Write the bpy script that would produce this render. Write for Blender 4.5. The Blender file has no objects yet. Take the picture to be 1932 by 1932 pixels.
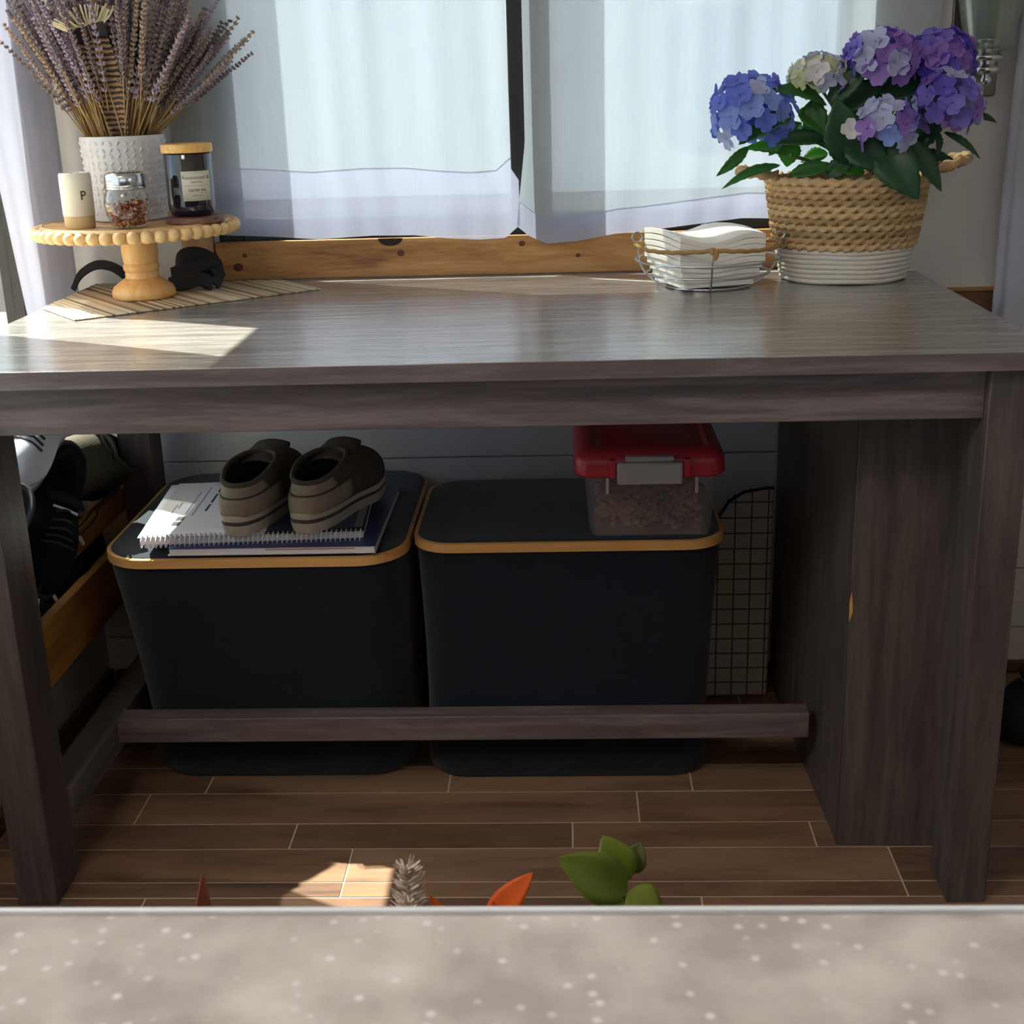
import bpy, math, random
import numpy as np
from mathutils import Vector, Matrix
random.seed(7)
rng = np.random.default_rng(7)
SC = bpy.context.scene
COL = SC.collection
PI = math.pi
R = math.radians

# ------------------------------------------------------------------ camera
cam = bpy.data.cameras.new('camera')
cam.sensor_width = 36.0
cam.lens = 2498.7 / 1932 * 36.0
cam.clip_start = 0.02
cam.dof.use_dof = True
cam.dof.focus_distance = 2.25
cam.dof.aperture_fstop = 48
co = bpy.data.objects.new('camera', cam)
COL.objects.link(co)
p_, r_, yw = 0.3157, -0.0298, -0.0462
fw = Vector((math.sin(yw) * math.cos(p_), math.cos(yw) * math.cos(p_), -math.sin(p_)))
rt = Vector((math.cos(yw), -math.sin(yw), 0))
up = rt.cross(fw)
rt2 = rt * math.cos(r_) + up * math.sin(r_)
up2 = up * math.cos(r_) - rt * math.sin(r_)
M = Matrix((rt2, up2, -fw)).transposed().to_4x4()
M.translation = (0, 0, 1.0784)
co.matrix_world = M
SC.camera = co

# ------------------------------------------------------------------ light
W = bpy.data.worlds.new('world')
SC.world = W
W.use_nodes = True
nt = W.node_tree
bg = nt.nodes['Background']
sky = nt.nodes.new('ShaderNodeTexSky')
sky.sky_type = 'NISHITA'
sky.sun_disc = False
sky.sun_elevation = R(50)
sky.sun_rotation = R(-62)
sky.air_density = 1.0
sky.dust_density = 2.5
nt.links.new(sky.outputs[0], bg.inputs[0])
bg.inputs[1].default_value = 0.5
sun = bpy.data.lights.new('sun', 'SUN')
sun.energy = 30.0
sun.color = (1.0, 0.93, 0.80)
sun.angle = R(0.6)
so = bpy.data.objects.new('sun', sun)
COL.objects.link(so)
az, el = R(28), R(49.8)
tr = Vector((math.cos(az) * math.cos(el), -math.sin(az) * math.cos(el), -math.sin(el)))
so.rotation_euler = tr.to_track_quat('-Z', 'Y').to_euler()
so.location = (-3, 4, 4)
SC.view_settings.view_transform = 'Standard'
SC.view_settings.look = 'None'
SC.view_settings.gamma = 1
SC.view_settings.use_curve_mapping = False
SC.view_settings.exposure = 0.0
SC.cycles.max_bounces = 10
SC.cycles.diffuse_bounces = 6
SC.cycles.transparent_max_bounces = 24
SC.cycles.sample_clamp_indirect = 6

# ------------------------------------------------------------------ materials
MATS = {}
def new_mat(name):
    m = bpy.data.materials.new(name)
    m.use_nodes = True
    MATS[name] = m
    return m, m.node_tree, m.node_tree.nodes['Principled BSDF']
def rgb(c):
    if isinstance(c, str):
        c = c.lstrip('#')
        v = [int(c[i:i + 2], 16) / 255 for i in (0, 2, 4)]
        c = [x / 12.92 if x <= .04045 else ((x + .055) / 1.055) ** 2.4 for x in v]
    return (c[0], c[1], c[2], 1)
def plain(name, c, rough=.6, metal=0, noise=0, nscale=30, bump=0, bscale=200, spec=.5, sheen=0, coat=0):
    m, t, b = new_mat(name)
    b.inputs['Base Color'].default_value = rgb(c)
    b.inputs['Roughness'].default_value = rough
    b.inputs['Metallic'].default_value = metal
    b.inputs['Specular IOR Level'].default_value = spec
    b.inputs['Sheen Weight'].default_value = sheen
    b.inputs['Coat Weight'].default_value = coat
    tc = t.nodes.new('ShaderNodeTexCoord')
    if noise:
        n = t.nodes.new('ShaderNodeTexNoise'); n.inputs['Scale'].default_value = nscale
        n.inputs['Detail'].default_value = 5
        t.links.new(tc.outputs['Object'], n.inputs['Vector'])
        mx = t.nodes.new('ShaderNodeMix'); mx.data_type = 'RGBA'
        a = rgb(c); k = 1 - noise
        mx.inputs['A'].default_value = (a[0] * k, a[1] * k, a[2] * k, 1)
        k = 1 + noise
        mx.inputs['B'].default_value = (min(1, a[0] * k), min(1, a[1] * k), min(1, a[2] * k), 1)
        t.links.new(n.outputs['Fac'], mx.inputs['Factor'])
        t.links.new(mx.outputs['Result'], b.inputs['Base Color'])
    if bump:
        n = t.nodes.new('ShaderNodeTexNoise'); n.inputs['Scale'].default_value = bscale
        n.inputs['Detail'].default_value = 4
        t.links.new(tc.outputs['Object'], n.inputs['Vector'])
        bp = t.nodes.new('ShaderNodeBump'); bp.inputs['Strength'].default_value = bump
        bp.inputs['Distance'].default_value = .002
        t.links.new(n.outputs['Fac'], bp.inputs['Height'])
        t.links.new(bp.outputs['Normal'], b.inputs['Normal'])
    return m
def wood(name, c1, c2, axis='x', rough=.5, scale=1.0, bump=.15, stretch=14, spec=.5, c3=None, detail=6):
    """grain running along the given axis"""
    m, t, b = new_mat(name)
    tc = t.nodes.new('ShaderNodeTexCoord')
    mp = t.nodes.new('ShaderNodeMapping')
    s = [14 * scale] * 3
    s['xyz'.index(axis)] = 14 * scale / stretch
    mp.inputs['Scale'].default_value = s
    t.links.new(tc.outputs['Object'], mp.inputs['Vector'])
    n1 = t.nodes.new('ShaderNodeTexNoise'); n1.inputs['Scale'].default_value = 1.0
    n1.inputs['Detail'].default_value = detail; n1.inputs['Distortion'].default_value = .6
    n2 = t.nodes.new('ShaderNodeTexNoise'); n2.inputs['Scale'].default_value = 6.0
    n2.inputs['Detail'].default_value = 4
    for n in (n1, n2):
        t.links.new(mp.outputs[0], n.inputs['Vector'])
    ad = t.nodes.new('ShaderNodeMath'); ad.operation = 'MULTIPLY_ADD'
    ad.inputs[1].default_value = .35
    t.links.new(n2.outputs['Fac'], ad.inputs[0]); t.links.new(n1.outputs['Fac'], ad.inputs[2])
    cr = t.nodes.new('ShaderNodeValToRGB')
    cr.color_ramp.elements[0].position = .42; cr.color_ramp.elements[0].color = rgb(c1)
    cr.color_ramp.elements[1].position = .92; cr.color_ramp.elements[1].color = rgb(c2)
    if c3:
        e = cr.color_ramp.elements.new(.66); e.color = rgb(c3)
    t.links.new(ad.outputs[0], cr.inputs[0])
    t.links.new(cr.outputs[0], b.inputs['Base Color'])
    b.inputs['Roughness'].default_value = rough
    b.inputs['Specular IOR Level'].default_value = spec
    bp = t.nodes.new('ShaderNodeBump'); bp.inputs['Strength'].default_value = bump
    bp.inputs['Distance'].default_value = .003
    t.links.new(ad.outputs[0], bp.inputs['Height'])
    t.links.new(bp.outputs['Normal'], b.inputs['Normal'])
    return m
def glassy(name, tint, gloss=.08, rough=.02, haze=0.0, haze_col='#ffffff', rim=.3):
    """thin clear sheet: see-through with a fresnel gloss and optional cloudiness"""
    m = bpy.data.materials.new(name); m.use_nodes = True; MATS[name] = m
    t = m.node_tree
    for n in list(t.nodes):
        if n.type != 'OUTPUT_MATERIAL':
            t.nodes.remove(n)
    out = [n for n in t.nodes if n.type == 'OUTPUT_MATERIAL'][0]
    tr_ = t.nodes.new('ShaderNodeBsdfTransparent'); tr_.inputs[0].default_value = rgb(tint)
    gl = t.nodes.new('ShaderNodeBsdfGlossy'); gl.inputs['Roughness'].default_value = rough
    lw = t.nodes.new('ShaderNodeLayerWeight'); lw.inputs['Blend'].default_value = .25
    ml = t.nodes.new('ShaderNodeMath'); ml.operation = 'MULTIPLY_ADD'
    ml.inputs[1].default_value = rim; ml.inputs[2].default_value = gloss
    t.links.new(lw.outputs['Facing'], ml.inputs[0])
    last = tr_.outputs[0]
    if haze:
        df = t.nodes.new('ShaderNodeBsdfDiffuse'); df.inputs[0].default_value = rgb(haze_col)
        tl = t.nodes.new('ShaderNodeBsdfTranslucent'); tl.inputs[0].default_value = rgb(haze_col)
        a0 = t.nodes.new('ShaderNodeMixShader'); a0.inputs[0].default_value = .5
        t.links.new(df.outputs[0], a0.inputs[1]); t.links.new(tl.outputs[0], a0.inputs[2])
        a1 = t.nodes.new('ShaderNodeMixShader'); a1.inputs[0].default_value = haze
        t.links.new(last, a1.inputs[1]); t.links.new(a0.outputs[0], a1.inputs[2])
        last = a1.outputs[0]
    mx = t.nodes.new('ShaderNodeMixShader')
    t.links.new(ml.outputs[0], mx.inputs[0]); t.links.new(last, mx.inputs[1]); t.links.new(gl.outputs[0], mx.inputs[2])
    t.links.new(mx.outputs[0], out.inputs[0])
    return m
def sheer(name, col, open_=.2, trans=.6, trcol=None):
    """thin woven cloth: partly open, partly lit through"""
    m = bpy.data.materials.new(name); m.use_nodes = True; MATS[name] = m
    t = m.node_tree
    for n in list(t.nodes):
        if n.type != 'OUTPUT_MATERIAL':
            t.nodes.remove(n)
    out = [n for n in t.nodes if n.type == 'OUTPUT_MATERIAL'][0]
    df = t.nodes.new('ShaderNodeBsdfDiffuse'); df.inputs[0].default_value = rgb(col)
    tl = t.nodes.new('ShaderNodeBsdfTranslucent'); tl.inputs[0].default_value = rgb(trcol or col)
    tp = t.nodes.new('ShaderNodeBsdfTransparent')
    a = t.nodes.new('ShaderNodeMixShader'); a.inputs[0].default_value = trans
    t.links.new(df.outputs[0], a.inputs[1]); t.links.new(tl.outputs[0], a.inputs[2])
    tc = t.nodes.new('ShaderNodeTexCoord'); mp = t.nodes.new('ShaderNodeMapping')
    mp.inputs['Scale'].default_value = (240, 240, 14)
    t.links.new(tc.outputs['Object'], mp.inputs['Vector'])
    n = t.nodes.new('ShaderNodeTexNoise'); n.inputs['Scale'].default_value = 1; n.inputs['Detail'].default_value = 3
    t.links.new(mp.outputs[0], n.inputs['Vector'])
    mr = t.nodes.new('ShaderNodeMapRange'); mr.inputs[1].default_value = .3; mr.inputs[2].default_value = .75
    mr.inputs[3].default_value = 1 - open_ * 1.2; mr.inputs[4].default_value = 1 - open_ * .8
    t.links.new(n.outputs['Fac'], mr.inputs[0])
    mx = t.nodes.new('ShaderNodeMixShader')
    t.links.new(mr.outputs[0], mx.inputs[0]); t.links.new(tp.outputs[0], mx.inputs[1]); t.links.new(a.outputs[0], mx.inputs[2])
    t.links.new(mx.outputs[0], out.inputs[0])
    return m
def leafmat(name, c, rough=.45, tr_=.35, trc=None):
    m = bpy.data.materials.new(name); m.use_nodes = True; MATS[name] = m
    t = m.node_tree; b = t.nodes['Principled BSDF']; out = [n for n in t.nodes if n.type == 'OUTPUT_MATERIAL'][0]
    tc = t.nodes.new('ShaderNodeTexCoord')
    n = t.nodes.new('ShaderNodeTexNoise'); n.inputs['Scale'].default_value = 60; n.inputs['Detail'].default_value = 3
    t.links.new(tc.outputs['Object'], n.inputs['Vector'])
    mx = t.nodes.new('ShaderNodeMix'); mx.data_type = 'RGBA'
    a = rgb(c)
    mx.inputs['A'].default_value = (a[0] * .75, a[1] * .75, a[2] * .75, 1); mx.inputs['B'].default_value = (a[0] * 1.25, a[1] * 1.25, a[2] * 1.25, 1)
    t.links.new(n.outputs['Fac'], mx.inputs['Factor']); t.links.new(mx.outputs['Result'], b.inputs['Base Color'])
    b.inputs['Roughness'].default_value = rough
    tl = t.nodes.new('ShaderNodeBsdfTranslucent'); tl.inputs[0].default_value = rgb(trc or c)
    ms = t.nodes.new('ShaderNodeMixShader'); ms.inputs[0].default_value = tr_
    t.links.new(b.outputs[0], ms.inputs[1]); t.links.new(tl.outputs[0], ms.inputs[2]); t.links.new(ms.outputs[0], out.inputs[0])
    return m

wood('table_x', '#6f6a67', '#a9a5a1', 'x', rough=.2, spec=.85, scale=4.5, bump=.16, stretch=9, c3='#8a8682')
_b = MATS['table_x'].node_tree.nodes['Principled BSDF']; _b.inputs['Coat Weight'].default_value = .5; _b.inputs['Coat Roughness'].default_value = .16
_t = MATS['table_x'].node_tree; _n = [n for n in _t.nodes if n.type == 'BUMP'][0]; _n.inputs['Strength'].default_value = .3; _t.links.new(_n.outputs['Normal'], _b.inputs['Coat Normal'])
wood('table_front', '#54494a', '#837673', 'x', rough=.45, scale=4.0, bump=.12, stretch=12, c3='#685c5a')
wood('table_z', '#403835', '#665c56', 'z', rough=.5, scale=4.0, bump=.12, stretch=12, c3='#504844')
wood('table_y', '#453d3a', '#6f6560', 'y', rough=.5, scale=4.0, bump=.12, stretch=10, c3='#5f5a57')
wood('floor_plank', '#573f31', '#8f6f56', 'x', rough=.42, scale=1.3, bump=.12, stretch=7, c3='#7d5f49')
wood('floor_plank2', '#4e392c', '#81634c', 'x', rough=.42, scale=1.5, bump=.12, stretch=7, c3='#705544')
wood('floor_plank3', '#5e4636', '#98785f', 'x', rough=.42, scale=1.2, bump=.12, stretch=7, c3='#866751')
wood('pine', '#6e4424', '#c0925e', 'x', rough=.55, scale=3.2, bump=.15, stretch=9, c3='#a5743f')
wood('pine_y', '#8a5a24', '#c99548', 'y', rough=.55, scale=2.2, bump=.15, stretch=9, c3='#aa7530')
wood('pine_z', '#8c6546', '#c4a07c', 'z', rough=.6, scale=2.0, bump=.15, stretch=9, c3='#a88460')
wood('brown_trim', '#4a2f1d', '#7d5637', 'x', rough=.6, scale=2.0, stretch=9)
wood('brown_trim_y', '#3f2a1c', '#6d4a31', 'y', rough=.6, scale=2.0, stretch=9)
wood('bead_wood', '#d0a468', '#e8c48e', 'z', rough=.5, scale=5, bump=.05, stretch=4)
wood('stand_wood', '#cf9c58', '#ebc182', 'z', rough=.42, scale=4, bump=.05, stretch=6)
wood('plate_wood', '#b98852', '#e0b780', 'x', rough=.45, scale=3, bump=.05, stretch=9)
wood('walnut', '#4c2e20', '#8a5f47', 'x', rough=.5, scale=5, stretch=8)
wood('lid_pine', '#d39a4a', '#f0c884', 'y', rough=.45, scale=9, bump=.05, stretch=5, c3='#e5b062')
wood('bamboo', '#c58d4c', '#e0ae6d', 'x', rough=.45, scale=3, bump=.05, stretch=14)
plain('knot', '#5b3018', .6, noise=.3, nscale=200)
plain('dark_notch', '#14110f', .7)
plain('grout', '#c9b296', .9, noise=.1)
plain('white_wall', '#cfccc9', .6, noise=.03, nscale=6)
plain('shiplap', '#dcd9d8', .6, noise=.05, nscale=9)
plain('gap_dark', '#1b1919', .9)
plain('ceiling_white', '#dedcd8', .8)
plain('black_frame', '#0d0d0e', .4)
glassy('pane_glass', '#f2f7f7', gloss=.04, rim=.15)
sheer('sheer_back', '#d3dadb', open_=.16, trans=.5, trcol='#98a4b2')
sheer('sheer_hem', '#cdd2e6', open_=.13, trans=.5, trcol='#9fa5bb')
sheer('sheer_side', '#cfd1e0', open_=.08, trans=.3, trcol='#a0a3b6')
plain('felt_black', '#171c25', .95, noise=.25, nscale=60, bump=.3, bscale=900, spec=.15, sheen=.15)
plain('felt_lid', '#1d232e', .95, noise=.25, nscale=60, bump=.3, bscale=900, spec=.15, sheen=.2)
plain('red_plastic', '#b8303a', .35)
plain('grey_plastic', '#aaa5a0', .45)
glassy('clear_plastic', '#f0eff2', gloss=.05, rough=.12, haze=.3, haze_col='#cdc7cd', rim=.3)
plain('kibble', '#9a7a5c', .8, noise=.35, nscale=90)
plain('paper_white', '#d9dbe0', .7)
plain('paper_edge', '#d8d3cf', .8, noise=.06, nscale=300)
plain('cover_dark', '#2c2d30', .45, noise=.3, nscale=25)
plain('cover_blue', '#24315f', .35, noise=.45, nscale=14)
plain('cover_picture', '#3b4a6a', .4, noise=.4, nscale=30)
plain('print_grey', '#8c8d93', .7)
plain('print_dark', '#2b2a2d', .7)
plain('print_pale', '#8f9499', .6)
plain('coil_white', '#cfcad6', .4)
plain('red_line', '#b46a63', .7)
plain('suede', '#8c7860', .95, noise=.32, nscale=70, bump=.4, bscale=600, spec=.2)
plain('suede_dark', '#5b5145', .95, noise=.3, nscale=60, bump=.4, bscale=500, spec=.2)
plain('suede_patch', '#9c8d78', .95, noise=.3, nscale=90, bump=.4, bscale=600, spec=.2)
plain('sole_cream', '#b9ad9c', .7, noise=.15, nscale=60)
plain('sole_stripe', '#4d443b', .8)
plain('lining_dark', '#15161a', .95)
plain('lining_grey', '#34353a', .95)
plain('sneaker_black', '#121217', .9, spec=.15, noise=.3, nscale=120, bump=.4, bscale=700)
plain('sneaker_sole', '#202126', .7)
plain('knit_white', '#c9cbd6', .9, noise=.3, nscale=500, bump=.5, bscale=800)
plain('olive_suede', '#4a4436', .9, noise=.25, nscale=80, bump=.4, bscale=500)
plain('olive_lining', '#4d4636', .95, noise=.2, nscale=90)
plain('lace', '#2a2026', .8)
plain('aglet', '#f0f0f0', .4)
plain('strap_black', '#16181d', .75, bump=.3, bscale=700)
plain('ceramic_vase', '#c9c6c6', .38, noise=.03, nscale=20)
plain('lavender_a', '#8a7d88', .9, noise=.3, nscale=150)
plain('lavender_b', '#786a6e', .9, noise=.3, nscale=150)
plain('lavender_c', '#9a8ca2', .9, noise=.3, nscale=150)
plain('lavender_d', '#a38f7c', .9, noise=.3, nscale=150)
plain('straw', '#a0804f', .7, noise=.3, nscale=60)
plain('feather_cream', '#d9cba6', .8)
plain('feather_quill', '#b58a52', .6)
plain('stoneware', '#d9d2bf', .4, noise=.03)
plain('stoneware_raw', '#c3a676', .75, noise=.06, nscale=80)
plain('letter_brown', '#5a3d1c', .7)
plain('chrome', '#c9c9cb', .18, metal=1)
plain('nickel', '#6f6a64', .38, metal=1, noise=.2, nscale=15)
plain('steel_wire', '#b4b6b8', .28, metal=1)
glassy('jar_glass', '#f4f6f4', gloss=.05, rim=.45)
plain('flake_red', '#8c2417', .6, noise=.4, nscale=300)
plain('flake_seed', '#d59a4a', .6)
m, t, b = new_mat('amber_glass')
b.inputs['Base Color'].default_value = rgb('#141019'); b.inputs['Roughness'].default_value = .05; b.inputs['Coat Weight'].default_value = .6
plain('label_paper', '#cfcab6', .7)
plain('label_ink', '#5b5750', .7)
plain('napkin', '#f2eee6', .9, noise=.02)
plain('twine', '#a98555', .9, noise=.25, nscale=400, bump=.5, bscale=900)
plain('seagrass_a', '#b8966c', .75, noise=.35, nscale=45, bump=.5, bscale=500)
plain('seagrass_b', '#caa97c', .75, noise=.35, nscale=45, bump=.5, bscale=500)
plain('seagrass_c', '#a68a62', .75, noise=.35, nscale=45, bump=.5, bscale=500)
plain('cotton_rope', '#d6d1c8', .9, noise=.06, nscale=200, bump=.5, bscale=900)
plain('soil', '#241a12', 1, noise=.4, nscale=100)
leafmat('leaf_dark', '#2a5230', .4, .25, '#2f7a24')
leafmat('leaf_mid', '#3f7536', .42, .4, '#5aa832')
leafmat('leaf_bright', '#4d8a35', .45, .55, '#86d04a')
plain('stem_green', '#5d8040', .6)
for nm, c in dict(blue='#6f83e0', blue2='#8fa5ea', violet='#6a5ac8', violet2='#8678d6', purple='#9f7ccf', pink='#b58ad8', pale='#c2c9ea', cream='#d9dfb2', white='#e8e6ea').items():
    leafmat('petal_' + nm, c, .6, .3, c)
plain('floret_eye', '#cdd6a4', .6)
glassy('shade_glass', '#eef2ee', gloss=.08, rough=.03, haze=.12, haze_col='#d5dcd6', rim=.45)
glassy('frost_glass', '#e8eee9', gloss=.05, rough=.3, haze=.6, haze_col='#c9d2cb', rim=.2)
plain('outdoor_white', '#c9d2da', .5)
plain('outdoor_window', '#8fa3bd', .4)
plain('gravel', '#b8b0a2', .95, noise=.2, nscale=8)
plain('edge_highlight', '#d5d8da', .4)
plain('cabinet_paint', '#8a8580', .6)
plain('planter_wood', '#6b5a48', .8, noise=.2, nscale=30)
leafmat('sprig_leaf', '#6f7d26', .5, .35, '#9db33a')
leafmat('sprig_leaf_dark', '#4a5420', .5, .3, '#76852a')
leafmat('orange_leaf', '#d2601a', .6, .35, '#f07a24')
leafmat('rust_leaf', '#9a5a40', .7, .3, '#b06a4a')
plain('plume', '#cfc0b0', .9, noise=.2, nscale=200)
# stone counter
m, t, b = new_mat('stone')
tc = t.nodes.new('ShaderNodeTexCoord')
n1 = t.nodes.new('ShaderNodeTexNoise'); n1.inputs['Scale'].default_value = 45; n1.inputs['Detail'].default_value = 6
n2 = t.nodes.new('ShaderNodeTexVoronoi'); n2.inputs['Scale'].default_value = 190
n3 = t.nodes.new('ShaderNodeTexNoise'); n3.inputs['Scale'].default_value = 26; n3.inputs['Detail'].default_value = 5
mp3 = t.nodes.new('ShaderNodeMapping'); mp3.inputs['Scale'].default_value = (.6, 2.2, 1); mp3.inputs['Location'].default_value = (3, 1.3, 0)
t.links.new(tc.outputs['Object'], mp3.inputs['Vector']); t.links.new(mp3.outputs[0], n3.inputs['Vector'])
for n in (n1, n2): t.links.new(tc.outputs['Object'], n.inputs['Vector'])
cr = t.nodes.new('ShaderNodeValToRGB'); e = cr.color_ramp.elements
e[0].position = .34; e[0].color = rgb('#a69f9b'); e[1].position = .7; e[1].color = rgb('#cbc5c1')
t.links.new(n1.outputs['Fac'], cr.inputs[0])
sp = t.nodes.new('ShaderNodeMapRange'); sp.inputs[1].default_value = .06; sp.inputs[2].default_value = .30; sp.inputs[3].default_value = 1; sp.inputs[4].default_value = 0
t.links.new(n2.outputs['Distance'], sp.inputs[0])
# only some of the cells carry a fleck
gt = t.nodes.new('ShaderNodeMath'); gt.operation = 'GREATER_THAN'; gt.inputs[1].default_value = .5
sx = t.nodes.new('ShaderNodeSeparateColor'); t.links.new(n2.outputs['Color'], sx.inputs[0]); t.links.new(sx.outputs[0], gt.inputs[0])
mu = t.nodes.new('ShaderNodeMath'); mu.operation = 'MULTIPLY'; t.links.new(sp.outputs[0], mu.inputs[0]); t.links.new(gt.outputs[0], mu.inputs[1])
mu2 = t.nodes.new('ShaderNodeMath'); mu2.operation = 'MULTIPLY'; mu2.inputs[1].default_value = .75; t.links.new(mu.outputs[0], mu2.inputs[0])
mx = t.nodes.new('ShaderNodeMix'); mx.data_type = 'RGBA'; mx.inputs['B'].default_value = rgb('#e6e7e6')
t.links.new(mu2.outputs[0], mx.inputs['Factor']); t.links.new(cr.outputs[0], mx.inputs['A'])
vr = t.nodes.new('ShaderNodeMapRange'); vr.inputs[1].default_value = .64; vr.inputs[2].default_value = .78; vr.inputs[4].default_value = .55
t.links.new(n3.outputs['Fac'], vr.inputs[0])
mx2 = t.nodes.new('ShaderNodeMix'); mx2.data_type = 'RGBA'; mx2.inputs['B'].default_value = rgb('#6c5848')
t.links.new(vr.outputs[0], mx2.inputs['Factor']); t.links.new(mx.outputs['Result'], mx2.inputs['A'])
t.links.new(mx2.outputs['Result'], b.inputs['Base Color']); b.inputs['Roughness'].default_value = .28
# grid-printed cloth, printed lines
m, t, b = new_mat('grid_cloth')
tc = t.nodes.new('ShaderNodeTexCoord'); sx = t.nodes.new('ShaderNodeSeparateXYZ'); t.links.new(tc.outputs['Object'], sx.inputs[0])
outs = []
for k in (0, 2):
    d = t.nodes.new('ShaderNodeMath'); d.operation = 'DIVIDE'; d.inputs[1].default_value = .0285; t.links.new(sx.outputs[k], d.inputs[0])
    f = t.nodes.new('ShaderNodeMath'); f.operation = 'FRACT'; t.links.new(d.outputs[0], f.inputs[0])
    l = t.nodes.new('ShaderNodeMath'); l.operation = 'LESS_THAN'; l.inputs[1].default_value = .085; t.links.new(f.outputs[0], l.inputs[0]); outs.append(l)
mxm = t.nodes.new('ShaderNodeMath'); mxm.operation = 'MAXIMUM'; t.links.new(outs[0].outputs[0], mxm.inputs[0]); t.links.new(outs[1].outputs[0], mxm.inputs[1])
mx = t.nodes.new('ShaderNodeMix'); mx.data_type = 'RGBA'; mx.inputs['A'].default_value = rgb('#c3bbb2'); mx.inputs['B'].default_value = rgb('#51474a')
t.links.new(mxm.outputs[0], mx.inputs['Factor']); t.links.new(mx.outputs['Result'], b.inputs['Base Color']); b.inputs['Roughness'].default_value = .9
# barred feather
m, t, b = new_mat('feather_bars')
tc = t.nodes.new('ShaderNodeTexCoord'); wv = t.nodes.new('ShaderNodeTexWave'); wv.wave_type = 'BANDS'; wv.bands_direction = 'Z'
wv.inputs['Scale'].default_value = 40; wv.inputs['Distortion'].default_value = 2.2; wv.inputs['Detail Scale'].default_value = 3
t.links.new(tc.outputs['Object'], wv.inputs['Vector'])
cr = t.nodes.new('ShaderNodeValToRGB'); e = cr.color_ramp.elements; e[0].position = .45; e[0].color = rgb('#2b211c'); e[1].position = .62; e[1].color = rgb('#8f6d4e')
t.links.new(wv.outputs['Fac'], cr.inputs[0]); t.links.new(cr.outputs[0], b.inputs['Base Color']); b.inputs['Roughness'].default_value = .8
plain('feather_black', '#17151a', .6)
for i, c in enumerate(('#b8a688', '#7d6b50', '#d2c3a6', '#a3906f')):
    plain('mat_slat%d' % i, c, .8, noise=.15, nscale=150)

# ------------------------------------------------------------------ mesh helpers
class MB:
    def __init__(s): s.v = []; s.f = []
    def add(s, vs, fs):
        o = len(s.v); s.v += [tuple(map(float, p)) for p in vs]; s.f += [tuple(i + o for i in f) for f in fs]; return s
    def box(s, x0, x1, y0, y1, z0, z1):
        return s.add([(x0, y0, z0), (x1, y0, z0), (x1, y1, z0), (x0, y1, z0), (x0, y0, z1), (x1, y0, z1), (x1, y1, z1), (x0, y1, z1)],
                     [(0, 3, 2, 1), (4, 5, 6, 7), (0, 1, 5, 4), (1, 2, 6, 5), (2, 3, 7, 6), (3, 0, 4, 7)])
    def prism(s, poly, z0, z1, taper=None):
        n = len(poly); q = taper or poly
        vs = [(x, y, z0) for x, y in poly] + [(x, y, z1) for x, y in q]
        fs = [tuple(range(n - 1, -1, -1)), tuple(range(n, 2 * n))] + [(i, (i + 1) % n, n + (i + 1) % n, n + i) for i in range(n)]
        return s.add(vs, fs)
    def rings(s, loops, cap0=True, cap1=True, closed=True):
        n = len(loops[0]); vs = [p for l in loops for p in l]; fs = []
        for k in range(len(loops) - 1):
            for i in range(n if closed else n - 1):
                j = (i + 1) % n
                fs.append((k * n + i, k * n + j, (k + 1) * n + j, (k + 1) * n + i))
        if cap0: fs.append(tuple(range(n - 1, -1, -1)))
        if cap1: fs.append(tuple(range((len(loops) - 1) * n, len(loops) * n)))
        return s.add(vs, fs)
    def lathe(s, prof, n=32, c=(0, 0, 0), cap0=True, cap1=True, sy=1.0):
        return s.rings([[(c[0] + r * math.cos(2 * PI * i / n), c[1] + sy * r * math.sin(2 * PI * i / n), c[2] + z) for i in range(n)] for r, z in prof], cap0, cap1)
    def tube(s, pts, r, n=8, closed=False, mod=None, flat=None):
        P = [Vector(p) for p in pts]; m_ = len(P); loops = []
        def tan(i):
            if closed: return (P[(i + 1) % m_] - P[i - 1]).normalized()
            return (P[min(i + 1, m_ - 1)] - P[max(i - 1, 0)]).normalized()
        t0 = tan(0); a = Vector((0, 0, 1)) if abs(t0.z) < .9 else Vector((1, 0, 0))
        u = (a - t0 * a.dot(t0)).normalized()
        for i in range(m_):
            tt = tan(i); u = (u - tt * u.dot(tt)).normalized(); w = tt.cross(u)
            rr = r[i] if isinstance(r, (list, tuple)) else r
            lp = []
            for k in range(n):
                ph = 2 * PI * k / n
                q = rr * (mod(i, ph) if mod else 1)
                lp.append(tuple(P[i] + u * (q * math.cos(ph)) * (flat or 1) + w * (q * math.sin(ph))))
            loops.append(lp)
        if closed: loops.append(loops[0])
        return s.rings(loops, not closed, not closed)
    def grid(s, fn, nu, nv):
        vs = [fn(i / nu, j / nv) for j in range(nv + 1) for i in range(nu + 1)]
        fs = [(j * (nu + 1) + i, j * (nu + 1) + i + 1, (j + 1) * (nu + 1) + i + 1, (j + 1) * (nu + 1) + i) for j in range(nv) for i in range(nu)]
        return s.add(vs, fs)
    def sphere(s, c, r, nu=12, nv=8, sc=(1, 1, 1)):
        loops = []
        for k in range(1, nv):
            th = PI * k / nv
            loops.append([(c[0] + sc[0] * r * math.sin(th) * math.cos(2 * PI * i / nu), c[1] + sc[1] * r * math.sin(th) * math.sin(2 * PI * i / nu), c[2] - sc[2] * r * math.cos(th)) for i in range(nu)])
        return s.rings(loops)
    def xf(s, Mx):
        s.v = [tuple(Mx @ Vector(p)) for p in s.v]; return s
    def mesh(s, name, mat, smooth=35):
        me = bpy.data.meshes.new(name); me.from_pydata(s.v, [], s.f); me.validate(); me.update()
        if smooth:
            me.shade_smooth()
            if smooth < 180: me.set_sharp_from_angle(angle=R(smooth))
        if mat: me.materials.append(MATS[mat])
        return me
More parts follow.
